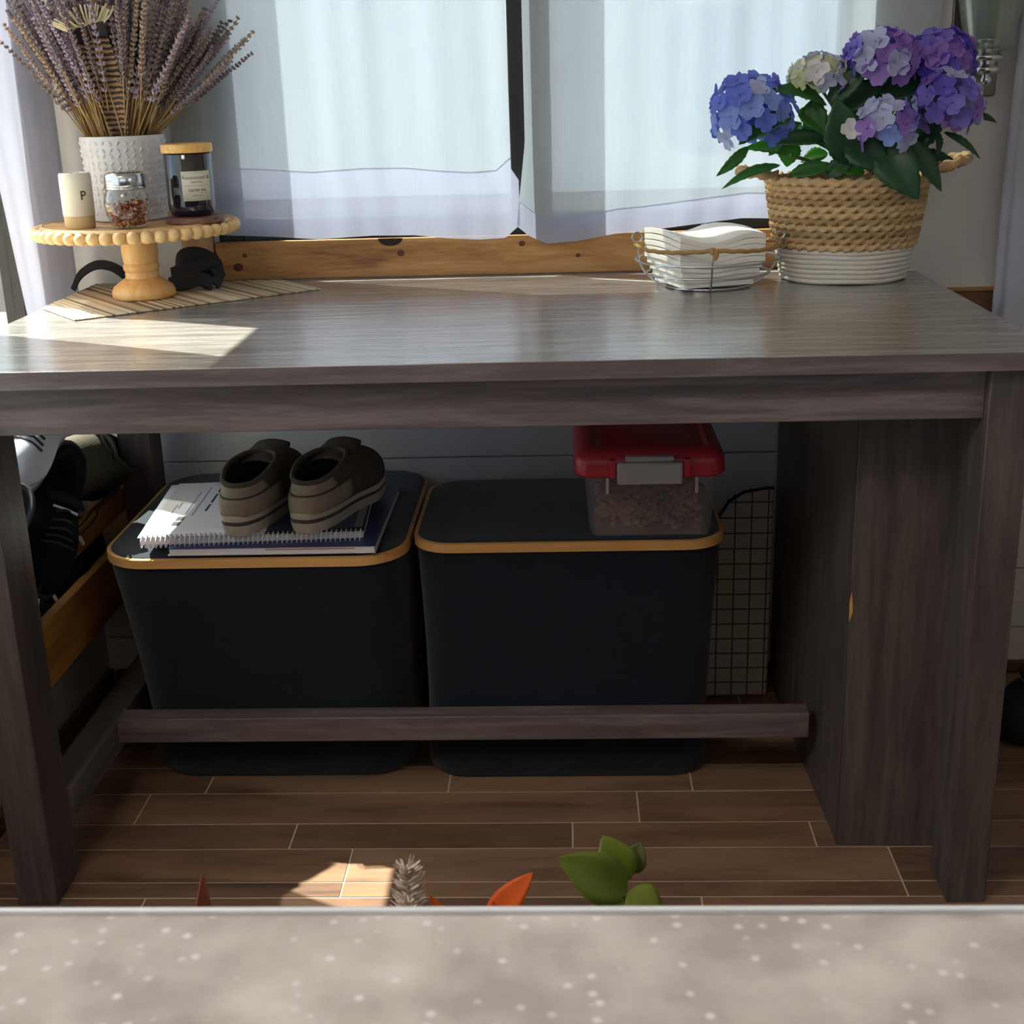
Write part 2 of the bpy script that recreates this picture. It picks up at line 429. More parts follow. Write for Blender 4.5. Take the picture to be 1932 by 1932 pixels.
def wtrans(o):
    v = Vector((0, 0, 0))
    while o: v += o.location; o = o.parent
    return v
def put(name, mb, mat, parent=None, local=False, bevel=0, solid=0, smooth=35, sub=0):
    me = mb if isinstance(mb, bpy.types.Mesh) else mb.mesh(name, mat, smooth)
    o = bpy.data.objects.new(name, me); COL.objects.link(o)
    if parent:
        o.parent = parent
        if not local:
            if any(abs(a) > 1e-6 for a in parent.rotation_euler): o.matrix_parent_inverse = parent.matrix_basis.inverted()
            else: o.location = -wtrans(parent)
    if solid:
        d = o.modifiers.new('thickness', 'SOLIDIFY'); d.thickness = solid; d.offset = 0
    if bevel:
        d = o.modifiers.new('bevel', 'BEVEL'); d.width = bevel; d.segments = 2; d.limit_method = 'ANGLE'; d.angle_limit = R(40)
    if sub:
        d = o.modifiers.new('sub', 'SUBSURF'); d.levels = sub; d.render_levels = sub
    return o
def thing(name, label, cat, loc=(0, 0, 0), group=None, rot=None):
    o = bpy.data.objects.new(name, None); COL.objects.link(o); o.location = loc; o.empty_display_size = .02
    if rot: o.rotation_euler = rot
    o['label'] = label; o['category'] = cat
    if group: o['group'] = group
    return o
def tag(o, label, cat, group=None):
    o['label'] = label; o['category'] = cat
    if group: o['group'] = group
    return o
def struct(o): o['kind'] = 'structure'; return o
def rrect(x0, x1, y0, y1, r, n=6):
    out = []
    for cx, cy, a0 in ((x1 - r, y1 - r, 0), (x0 + r, y1 - r, 90), (x0 + r, y0 + r, 180), (x1 - r, y0 + r, 270)):
        for k in range(n + 1):
            a = R(a0 + 90 * k / n); out.append((cx + r * math.cos(a), cy + r * math.sin(a)))
    return out
def at3(poly, z): return [(x, y, z) for x, y in poly]
def bez(P, n):
    P = [Vector(p) for p in P]
    # Catmull-Rom through the points
    out = []
    Q = [P[0] * 2 - P[1]] + P + [P[-1] * 2 - P[-2]]
    for i in range(len(P) - 1):
        a, b_, c, d = Q[i:i + 4]
        for k in range(n):
            t_ = k / n
            out.append(.5 * ((2 * b_) + (c - a) * t_ + (2 * a - 5 * b_ + 4 * c - d) * t_ ** 2 + (3 * b_ - a - 3 * c + d) * t_ ** 3))
    out.append(P[-1]); return out
def textmesh(name, s, size, mat, bold=False):
    cu = bpy.data.curves.new(name, 'FONT'); cu.body = s; cu.size = size; cu.align_x = 'CENTER'; cu.extrude = 0.0
    if bold: cu.offset = size * .015
    o = bpy.data.objects.new(name, cu); COL.objects.link(o)
    dg = bpy.context.evaluated_depsgraph_get()
    me = bpy.data.meshes.new_from_object(o.evaluated_get(dg))
    bpy.data.objects.remove(o); bpy.data.curves.remove(cu)
    me.name = name; me.materials.clear(); me.materials.append(MATS[mat])
    return me
def wrap(me, r, c, a0, z0):
    """wrap flat text round an upright cylinder"""
    for v in me.vertices:
        a = a0 + v.co.x / r
        v.co = (c[0] + r * math.cos(a), c[1] + r * math.sin(a), z0 + v.co.y)
    return me
def ribbon(pts, w, th, wdir):
    """flat strip following pts; wdir gives the direction of its width"""
    mb = MB(); P = [Vector(p) for p in pts]; loops = []
    for i, p in enumerate(P):
        t_ = (P[min(i + 1, len(P) - 1)] - P[max(i - 1, 0)]).normalized()
        wd = Vector(wdir(i / (len(P) - 1)) if callable(wdir) else wdir); wd = (wd - t_ * wd.dot(t_)).normalized(); nn = t_.cross(wd)
        loops.append([tuple(p + wd * w / 2 + nn * th / 2), tuple(p - wd * w / 2 + nn * th / 2), tuple(p - wd * w / 2 - nn * th / 2), tuple(p + wd * w / 2 - nn * th / 2)])
    return mb.rings(loops)

# ------------------------------------------------------------------ room
WY = 2.30            # back wall
LX, RX = -.89, 1.02  # side walls of the window nook
CE = 2.05
# floor: slab in grout colour, planks on it
fl = struct(put('floor', MB().box(-2.2, 2.2, -2.2, WY + .1, -.08, -.0008), 'grout'))
rows = [(2.30, 2.212), (2.212, 2.125), (2.125, 2.038), (2.038, 1.948), (1.948, 1.864), (1.864, 1.772), (1.772, 1.702), (1.702, 1.616), (1.616, 1.579), (1.579, 1.49), (1.49, 1.40), (1.40, 1.33), (1.33, 1.24), (1.24, 1.15), (1.15, 1.08), (1.08, .99), (.99, .90), (.90, .81)]
joints = {4: [-.594, -.202, .187, .58], 5: [-.682, .098, .72], 6: [-.426, -.004, .353], 7: [-.33, .455], 8: [-.33, .455], 9: [-.604, .172], 3: [-.42, .02, .41], 2: [-.62, .1, .55], 1: [-.35, .3], 0: [-.6, .15, .6]}
g = .0014
for i, (y1, y0) in enumerate(rows):
    xs = [LX] + joints.get(i, [-.5 + .17 * (i % 3), .1 + .13 * (i % 2), .62]) + [RX]
    for a, b_ in zip(xs[:-1], xs[1:]):
        put('plank', MB().box(a + g, b_ - g, y0 + g, y1 - g, -.004, random.uniform(-.0003, .0003)), random.choice(('floor_plank', 'floor_plank2', 'floor_plank3')), fl)
put('plank', MB().box(-2.2, 2.2, -2.2, .81, -.004, 0), 'floor_plank', fl)
put('plank', MB().box(-2.2, LX - .0, .81, .9, -.004, 0), 'floor_plank', fl)
put('plank', MB().box(RX, 2.2, .81, .9, -.004, 0), 'floor_plank', fl)
# back wall with the window opening
OX0, OX1, OZ0, OZ1 = -.60, .47, .79, 1.50
bw = MB()
bw.box(LX - .1, RX + .1, WY + .012, WY + .035, 0, OZ0)
bw.box(LX - .1, OX0, WY, WY + .035, OZ0, CE); bw.box(OX1, RX + .1, WY, WY + .035, OZ0, CE); bw.box(OX0, OX1, WY, WY + .035, OZ1, CE)
bwo = struct(put('wall_back', bw, 'white_wall'))
zs = [0, .087, .203, .319, .432, .545, .658, .79]
for a, b_ in zip(zs[:-1], zs[1:]):
    last = b_ > .75
    put('plank', MB().box(LX, RX, WY, WY + .014, a + .0012, b_ - (0 if last else .0012)), 'white_wall' if last else 'shiplap', bwo, bevel=0 if last else .0008)
put('plank_gap', MB().box(LX, RX, WY + .009, WY + .0125, 0, OZ0), 'gap_dark', bwo)
# left wall with a window
VY0, VY1, VZ0, VZ1 = 1.12, 2.21, .51, 1.455
lw = MB()
lw.box(LX - .06, LX, .9, VY0, 0, CE); lw.box(LX - .06, LX, VY1, WY + .1, 0, CE); lw.box(LX - .06, LX, VY0, VY1, 0, VZ0); lw.box(LX - .06, LX, VY0, VY1, VZ1, CE)
struct(put('wall_left', lw, 'white_wall'))
struct(put('wall_right', MB().box(RX, RX + .06, .9, WY + .1, 0, CE), 'white_wall'))
# the rest of the room behind the camera
mr = MB()
mr.box(-2.2, LX - .06, .84, .90, 0, CE); mr.box(RX + .06, 2.2, .84, .90, 0, CE)
mr.box(-2.26, -2.2, -2.2, .9, 0, .9); mr.box(-2.26, -2.2, -2.2, .9, 1.7, CE); mr.box(-2.26, -2.2, -2.2, -1.2, .9, 1.7); mr.box(-2.26, -2.2, .2, .9, .9, 1.7)
mr.box(2.2, 2.26, -2.2, .9, 0, .9); mr.box(2.2, 2.26, -2.2, .9, 1.7, CE); mr.box(2.2, 2.26, -2.2, -1.2, .9, 1.7); mr.box(2.2, 2.26, .2, .9, .9, 1.7)
mr.box(-2.26, 2.26, -2.26, -2.2, 0, .9); mr.box(-2.26, 2.26, -2.26, -2.2, 1.7, CE); mr.box(-2.26, -1.2, -2.26, -2.2, .9, 1.7); mr.box(1.2, 2.26, -2.26, -2.2, .9, 1.7)
struct(put('wall_room', mr, 'white_wall'))
struct(put('ceiling', MB().box(-2.26, 2.26, -2.26, .9, CE, CE + .06).box(LX - .06, RX + .06, .9, WY + .1, CE, CE + .06), 'ceiling_white'))
cl_ = thing('fill_light', 'flat white panel added as fill light over the kitchen', 'fill light', (-1.1, .1, CE - .03))  # unseen panel added to brighten the interior from behind the camera
put('housing', MB().box(-1.7, -.5, -.22, .42, CE - .03, CE - .0005), 'ceiling_white', cl_, bevel=.004)
la_ = bpy.data.lights.new('lamp', 'AREA'); la_.shape = 'RECTANGLE'; la_.size = 1.1; la_.size_y = .55; la_.energy = 22; la_.color = (1, .95, .90)
lo_ = bpy.data.objects.new('lamp', la_); COL.objects.link(lo_); lo_.parent = cl_; lo_.location = (0, 0, -.004)
# windows
def window(name, frame_boxes, panes):
    f = MB()
    for bx in frame_boxes: f.box(*bx)
    o = struct(put(name, f, 'black_frame', bevel=.002))
    for q in panes: put('pane', MB().box(*q), 'pane_glass', o, smooth=0)
    return o
y0, y1 = WY + .008, WY + .03
window('window_1', [(OX0, OX0 + .043, y0, y1, OZ0, OZ1), (OX1 - .021, OX1, y0, y1, OZ0, OZ1), (OX0 + .043, OX1 - .021, y0, y1, OZ0, .862), (OX0 + .043, OX1 - .021, y0, y1, OZ1 - .04, OZ1), (-.092, -.022, y0 - .006, y1, .862, OZ1 - .04)],
       [(OX0 + .043, -.092, y0 + .01, y0 + .013, .862, OZ1 - .04), (-.022, OX1 - .021, y0 + .01, y0 + .013, .862, OZ1 - .04)])
x0, x1 = LX - .05, LX - .015
window('window_2', [(x0, x1, VY0, VY0 + .004, VZ0, VZ1), (x0, x1, VY1 - .03, VY1, VZ0, VZ1), (x0, x1, VY0, VY1, VZ0, VZ0 + .012), (x0, x1, VY0, VY1, VZ1 - .004, VZ1)],
       [(x0 + .015, x0 + .018, VY0 + .004, VY1 - .03, VZ0 + .012, VZ1 - .004)])
# wooden trim below and beside the window
tr1 = struct(put('trim_1', MB().box(-.603, .50, 2.2865, WY - .0005, .7605, .826), 'pine', bevel=.0015))
for kx, kz, kr in ((-.566, .783, .0085), (-.283, .801, .0065), (-.075, .812, .0055), (-.553, .803, .004), (.02, .79, .004)):
    put('knot', MB().lathe([(0.0001, 0), (kr, 0), (kr * 1.0, .0008), (kr * .5, .0012), (.0001, .001)], 16, cap0=False, cap1=False).xf(Matrix.Translation((kx, 2.2866, kz)) @ Matrix.Rotation(R(90), 4, 'X') @ Matrix.Diagonal((1, .85, 1, 1))), 'knot', tr1)
nm = MB(); nm.rings([[(-.30 + .021 * math.cos(PI + PI * k / 12), yy, .8262 + .013 * math.sin(PI + PI * k / 12)) for k in range(13)] for yy in (2.2855, 2.2868)])
put('notch', nm, 'dark_notch', tr1)
struct(put('trim_2', MB().box(-.662, -.606, 2.288, WY - .0005, .7605, 1.56), 'pine_z', bevel=.0015))
struct(put('trim_4', MB().box(.47, RX, 2.287, WY - .0005, .664, .713), 'brown_trim', bevel=.002))
struct(put('trim_5', MB().box(.47, RX, 2.285, WY - .0005, .7135, .719), 'pine', bevel=.001))
struct(put('baseboard_left', MB().box(LX + .0005, LX + .014, .95, WY - .015, .001, .03), 'brown_trim_y', bevel=.002))
struct(put('baseboard_back', MB().box(LX + .015, RX, 2.286, WY - .0005, .001, .022), 'brown_trim', bevel=.002))

# ------------------------------------------------------------------ outdoors
struct(put('ground', MB().box(-30, 30, -20, 40, -.75, -.7), 'gravel'))
trl = thing('travel_trailer', 'pale trailer seen through the sheer curtain with a rounded grey window', 'trailer', (2.2, 7, -.7))
put('body', MB().rings([[(x, 6 + d, z) for x, z in rrect(-5.0, 6.0, .60, 3.2, .2, 4)] for d in (0, 2.2)]), 'outdoor_white', trl)
put('window', MB().rings([[(x, y, z) for x, z in rrect(.45, 1.11, .75, 1.34, .09, 5)] for y in (5.97, 6.02)]), 'outdoor_window', trl)
for x in (2.6, 3.4):
    put('wheel', MB().lathe([(.12, 0), (.3, 0), (.33, .05), (.33, .2), (.3, .24), (.12, .24)], 24).xf(Matrix.Translation((x, 6.3, -.37)) @ Matrix.Rotation(R(90), 4, 'X')), 'dark_notch', trl)
put('underframe', MB().box(-4.8, 5.8, 6.15, 8.0, .1, .61), 'cabinet_paint', trl)

# ------------------------------------------------------------------ curtains
def curtain(name, label, path, ztop, zbot, folds, mat, hemmat, hemh, amp, parts_hem=True, hemdir=(0, -1), rod=None, gather=None):
    """path(s,v)->(x,y) plan position for s in 0..1, v=0 bottom 1 top"""
    th = thing(name, label, 'curtain', (path(.5, 0)[0], path(.5, 0)[1], zbot(.5)))
    def pt(s, v, off=0):
        x, y = path(s, v)
        zb = zbot(s)
        a = amp * (.55 + .45 * v)
        d = a * (math.sin(s * folds * 1.3 * PI + .9 * math.sin(2 * v + s * 5)) + .5 * math.sin(s * folds * 3.1 * PI + 1.3 + v * 1.6) * (.4 + .6 * math.sin(s * 7 + 1) ** 2))
        return (x + hemdir[0] * (-d + off), y + hemdir[1] * (-d + off), zb + (ztop - zb) * v)
    def psh(s, v):
        lo_v = (hemh - .0015) / (ztop - zbot(s)) if parts_hem else 0
        return pt(s, lo_v + (1 - lo_v) * v)
    put('sheet', MB().grid(psh, 150, 44), mat, th, smooth=180)
    if parts_hem:
        def ph(s, v): 
            zb = zbot(s); vv = v * hemh / (ztop - zb)
            return pt(s, vv, .0005)
        put('hem', MB().grid(ph, 150, 6), hemmat, th, smooth=180)
    return th
CY = 2.2805
def hemL(s):
    x = -.668 + .588 * s
    pts = [(-.668, .845), (-.625, .842), (-.57, .838), (-.50, .834), (-.42, .828), (-.33, .832), (-.26, .831), (-.20, .824), (-.15, .821), (-.105, .823), (-.085, .84), (-.07, .848)]
    return float(np.interp(x, [a for a, _ in pts], [b_ for _, b_ in pts]))
curtain('curtain', 'sheer white curtain panel over the left half of the back window', lambda s, v: (-.668 + s * (.591 - .006 * v - (.012 if v > .12 else 0)), CY), 1.52, hemL, 6.5, 'sheer_back', 'sheer_hem', .112, .0022)
def hemR(s):
    x = -.075 + .65 * s
    pts = [(-.075, .842), (-.055, .825), (-.025, .811), (.03, .815), (.09, .825), (.13, .828), (.2, .835), (.3, .846), (.4, .842), (.5, .84), (.6, .838)]
    return float(np.interp(x, [a for a, _ in pts], [b_ for _, b_ in pts]))
curtain('curtain', 'sheer white curtain panel over the right half of the back window behind the hydrangea', lambda s, v: (-.083 + .017 * min(1, v * 5) + s * (.655 + .03 * v), CY + .0005), 1.52, hemR, 7.5, 'sheer_back', 'sheer_hem', .042, .0022)
def pathL(s, v):
    z = .67 + v * (1.45 - .67)
    near = float(np.interp(z, [.74, .90, 1.05, 1.33, 1.5], [2.085, 2.06, 2.035, 2.045, 2.05]))
    return (LX + .028 + .022 * s, near + s * (2.262 - near))
curtain('curtain', 'sheer white curtain hanging at the left side window beside the cake stand', pathL, 1.45, lambda s: .67, 3.5, 'sheer_side', 'sheer_side', .1, .0065, hemdir=(1, 0), parts_hem=False)
curtain('curtain', 'sheer white curtain on the near part of the left side window', lambda s, v: (LX + .018, 1.06 + s * (1.848 - 1.06 - .004 * math.sin(6 * v))), 1.45, lambda s: .50, 9, 'sheer_back', 'sheer_back', .1, .006, hemdir=(1, 0), parts_hem=False)
def pathR(s, v):
    x0_ = .728 + .012 * v
    return (x0_ + s * (.98 - x0_), 2.262 - .02 * s + .006 * math.sin(7 * s))
cr_ = curtain('curtain', 'sheer white curtain bunched in the right corner beside the wall sconce', pathR, 1.5, lambda s: .58 + .0 * s, 3.5, 'sheer_side', 'sheer_side', .05, .005)
put('edge_hem', MB().grid(lambda u, v: (.716 + .016 * u + .02 * v * v, 2.2575 + .002 * math.sin(9 * v), .668 + v * .83), 2, 20), 'sheer_side', cr_, solid=.0015)
for nm_, (a, b_) in {'back': ((-.70, 2.265, 1.53), (.66, 2.265, 1.53)), 'left': ((LX + .035, 1.0, 1.46), (LX + .035, 2.27, 1.46)), 'right': ((.70, 2.255, 1.51), (RX, 2.235, 1.51))}.items():
    tag(put('curtain_rod', MB().tube([a, b_], .006, 10), 'black_frame'), 'thin black curtain rod along the %s of the nook' % nm_, 'curtain rod')

# ------------------------------------------------------------------ table
T = .76
tb = thing('dining_table', 'grey wood-grain dining table with a pedestal panel, set under the window', 'table', (-.12, 1.91, 0))
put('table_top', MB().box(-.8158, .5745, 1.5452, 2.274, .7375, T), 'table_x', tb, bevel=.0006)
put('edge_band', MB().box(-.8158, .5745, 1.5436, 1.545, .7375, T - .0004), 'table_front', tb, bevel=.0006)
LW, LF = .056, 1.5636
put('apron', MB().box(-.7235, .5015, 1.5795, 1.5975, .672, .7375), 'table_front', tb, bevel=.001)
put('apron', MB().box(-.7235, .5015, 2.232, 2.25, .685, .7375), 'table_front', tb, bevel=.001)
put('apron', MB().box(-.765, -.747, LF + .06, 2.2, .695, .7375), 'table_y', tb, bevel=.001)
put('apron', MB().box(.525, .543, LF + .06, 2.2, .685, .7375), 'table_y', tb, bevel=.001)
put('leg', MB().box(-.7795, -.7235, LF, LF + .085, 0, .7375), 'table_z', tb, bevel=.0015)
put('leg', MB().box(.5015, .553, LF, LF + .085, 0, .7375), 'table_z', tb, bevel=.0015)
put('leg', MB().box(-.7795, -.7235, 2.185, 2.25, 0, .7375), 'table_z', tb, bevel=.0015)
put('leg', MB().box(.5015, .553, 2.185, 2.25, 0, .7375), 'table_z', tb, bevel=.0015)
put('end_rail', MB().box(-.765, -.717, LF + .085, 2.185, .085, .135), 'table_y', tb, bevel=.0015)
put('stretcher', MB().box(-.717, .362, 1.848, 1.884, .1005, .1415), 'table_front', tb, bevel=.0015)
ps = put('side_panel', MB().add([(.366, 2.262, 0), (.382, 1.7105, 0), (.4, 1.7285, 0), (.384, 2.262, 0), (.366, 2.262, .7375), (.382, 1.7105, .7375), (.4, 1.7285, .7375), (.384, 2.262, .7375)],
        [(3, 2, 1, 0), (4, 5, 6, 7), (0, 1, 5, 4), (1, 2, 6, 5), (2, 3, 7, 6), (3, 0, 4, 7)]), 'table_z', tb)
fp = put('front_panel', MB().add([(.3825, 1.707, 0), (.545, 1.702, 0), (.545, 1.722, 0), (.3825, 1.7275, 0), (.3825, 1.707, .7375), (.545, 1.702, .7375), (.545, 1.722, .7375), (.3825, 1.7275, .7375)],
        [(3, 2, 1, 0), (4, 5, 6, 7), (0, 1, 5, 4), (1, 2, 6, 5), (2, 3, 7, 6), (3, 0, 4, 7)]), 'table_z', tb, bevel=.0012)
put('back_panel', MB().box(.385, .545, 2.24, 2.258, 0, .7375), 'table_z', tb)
ch = MB(); ch.add([(.382, 1.7066, .352), (.3865, 1.7062, .367), (.3862, 1.7062, .376), (.3838, 1.7064, .398), (.3815, 1.7066, .382)], [(0, 1, 2, 3, 4)])
o = put('chip', ch, 'bamboo', fp); o['label'] = 'pale bare-wood chip on the panel edge'

# ------------------------------------------------------------------ storage bins
def bin_(label, x0, x1, y0, y1, zt, bot, r, tilt=0.0):
    th = thing('storage_bin', label, 'storage bin', ((x0 + x1) / 2, (y0 + y1) / 2, 0), 'black fabric bins under the table')
    bx0, bx1, by0, by1 = bot
    loops = []
    for k in range(9):
        f = k / 8
        sag = -.004 * math.sin(PI * f)
        q = rrect(bx0 + (x0 + .004 - bx0) * f - sag, bx1 + (x1 - .004 - bx1) * f + sag, by0 + (y0 + .004 - by0) * f - sag, by1 + (y1 - .004 - by1) * f + sag, r * .9, 6)
        loops.append([(x, y, .008 * (1 - f) ** 8 * 0 + (zt - .0145) * f + tilt * (y - y0) * f) for x, y in q])
    low = [((p[0] - (bx0 + bx1) / 2) * .95 + (bx0 + bx1) / 2, (p[1] - (by0 + by1) / 2) * .95 + (by0 + by1) / 2, 0) for p in loops[0]]
    loops = [low] + [[(p[0], p[1], .012) for p in loops[0]]] + loops[1:]
    put('body', MB().rings(loops), 'felt_black', th, smooth=60)
    def zz(y, z): return z + tilt * (y - y0)
    o_ = rrect(x0, x1, y0, y1, r, 8); i_ = rrect(x0 + .006, x1 - .006, y0 + .006, y1 - .006, r - .006, 8)
    put('rim', MB().rings([[(x, y, zz(y, zt - .0145)) for x, y in o_], [(x, y, zz(y, zt - .001)) for x, y in o_], [(x, y, zz(y, zt)) for x, y in i_], [(x, y, zz(y, zt - .014)) for x, y in i_]], False, False), 'bamboo', th)
    l0 = rrect(x0 + .0065, x1 - .0065, y0 + .0065, y1 - .0065, r - .006, 8); l1 = rrect(x0 + .016, x1 - .016, y0 + .016, y1 - .016, r - .014, 8)
    put('lid', MB().rings([[(x, y, zz(y, zt - .016)) for x, y in l0], [(x, y, zz(y, zt + .001)) for x, y in l0], [(x, y, zz(y, zt + .004)) for x, y in l1]]), 'felt_lid', th)
    return th
BZ = .415
bin_('black fabric storage bin with bamboo rim holding up the brown shoes', -.711, -.246, 1.826, 2.272, BZ, (-.69, -.262, 1.912, 2.245), .075, .008)
bin_('black fabric storage bin with bamboo rim beneath the red-lidded container', -.239, .231, 1.852, 2.185, .424, (-.238, .215, 1.906, 2.16), .06)

# ------------------------------------------------------------------ books on the left bin
z0 = BZ + .0068
bk = thing('softcover_book', 'blue softcover book lying beneath the spiral notebook', 'book', (-.44, 1.97, z0))
put('pages', MB().box(-.594, -.2885, 1.8255, 2.118, z0 + .0012, z0 + .0105), 'paper_edge', bk)
put('cover', MB().box(-.596, -.287, 1.824, 2.12, z0 + .0105, z0 + .0118), 'cover_blue', bk)
put('back_cover', MB().box(-.596, -.287, 1.824, 2.12, z0, z0 + .0012), 'paper_edge', bk)
put('spine_stripe', MB().box(-.45, -.318, 1.8248, 1.826, z0 + .0068, z0 + .0082), 'red_line', bk)
z1 = z0 + .012
NB = Matrix.Translation((-.483, 1.985, 0)) @ Matrix.Rotation(R(3.5), 4, 'Z')
nb = thing('spiral_notebook', 'white and dark spiral-bound notebook lying under the brown shoes', 'notebook', (-.483, 1.985, z1))
hx, hy = .168, .142
put('pages', MB().box(-hx + .002, hx - .002, -hy + .004, hy - .002, z1 + .0008, z1 + .0125).xf(NB), 'paper_edge', nb)
# left part: a white sheet that droops towards its left edge
def sheet(u, v):
    x = -hx - .012 * (1 - u) * v + u * (hx + .02 - 0) ; y = -hy + v * 2 * hy
    return tuple(NB @ Vector((x, y, z1 + .0135 - .0045 * (1 - u) ** 2 * v)))
wp = put('white_page', MB().grid(sheet, 12, 8), 'paper_white', nb, solid=.0012)
dc = put('dark_cover', MB().box(.021, hx, -hy, hy, z1 + .0127, z1 + .014).xf(NB), 'cover_dark', nb, bevel=.0004)
put('picture', MB().box(.105, hx - .016, -hy + .015, hy - .06, z1 + .014, z1 + .0142).xf(NB), 'cover_picture', dc)
put('picture', MB().box(.021, .078, -hy + .015, hy - .06, z1 + .014, z1 + .0142).xf(NB), 'cover_picture', dc)
put('margin', MB().box(hx - .016, hx - .004, -hy + .015, hy - .012, z1 + .0139, z1 + .0141).xf(NB), 'print_pale', dc)
put('margin', MB().box(.082, .105, -hy + .015, hy - .07, z1 + .0139, z1 + .0141).xf(NB), 'print_pale', dc)
put('emblem', MB().lathe([(.0001, 0), (.014, 0), (.014, .0004), (.0001, .0004)], 20, cap0=False, cap1=False).xf(NB @ Matrix.Translation((hx - .04, hy - .03, z1 + .014))), 'print_pale', dc)
tm = textmesh('lettering', 't all. Hear t', .027, 'print_dark', True); tm.transform(NB @ Matrix.Translation((.087, -.02, z1 + .0144)) @ Matrix.Rotation(R(-90), 4, 'Z')); put('lettering', tm, None, dc)
def pz(x, y): 
    u = (x + hx) / (hx + .02); v = (y + hy) / (2 * hy); return z1 + .0135 - .0045 * (1 - u) ** 2 * v + .0008
def strip(x0_, y0_, x1_, y1_, w, mat, name='print'):
    P = [Vector((x0_ + (x1_ - x0_) * k / 6, y0_ + (y1_ - y0_) * k / 6, 0)) for k in range(7)]
    for q in P: q.z = pz(q.x, q.y)
    put(name, ribbon([tuple(NB @ q) for q in P], w, .0003, (1, 0, 0)), mat, wp)
for x, ya, yb in ((-.142, .115, -.05), (-.136, .115, .0), (-.118, .11, -.03), (-.106, .112, -.04), (-.012, .06, -.04), (-.002, .05, -.02)):
    strip(x, ya, x - .002, yb, .0022, 'print_grey', 'print_line')
for x, ya, yb in ((-.088, .112, .082), (-.089, .07, .025), (-.09, .015, -.02), (-.07, .115, .055)):
    strip(x, ya, x - .001, yb, .0035, 'print_dark', 'print_line')
strip(-.123, -.045, -.123, -.066, .012, 'print_dark', 'badge'); strip(-.124, -.070, -.124, -.09, .012, 'print_dark', 'badge')
for k in range(5): strip(-.155 + .0045 * k, -.1, -.155 + .0045 * k, -.118, .0018, 'print_grey', 'barcode_bar')
arc = bez([(-.035, -.125, 0), (-.034, -.1, 0), (-.022, -.076, 0), (-.004, -.062, 0)], 5)
for q in arc: q.z = pz(q.x, q.y)
put('drawing', ribbon([tuple(NB @ q) for q in arc], .010, .0003, (1, -.6, 0)), 'print_dark', wp)
strip(-.03, -.062, -.002, -.05, .012, 'print_dark', 'drawing'); strip(-.012, -.11, .004, -.112, .009, 'print_dark', 'drawing'); strip(-.006, -.092, .006, -.092, .009, 'print_dark', 'drawing')
# wire coil
cz = z1 + .0068
for k in range(46):
    x = -hx + .006 + k * (2 * hx - .012) / 45
    put('coil_ring', MB().tube([tuple(NB @ Vector((x + .0012 * math.sin(a), -hy + .0015 + .0085 * math.cos(a) - .002, cz + .0088 * math.sin(a)))) for a in [2 * PI * j / 14 for j in range(14)]], .0010, 5, closed=True), 'coil_white', nb)
for k in range(46):
    x = -hx + .006 + k * (2 * hx - .012) / 45
    if x < .02: put('punch_hole', MB().box(x - .0013, x + .0013, -hy + .0055, -hy + .0085, z1 + .0143, z1 + .0145).xf(NB), 'print_dark', nb)

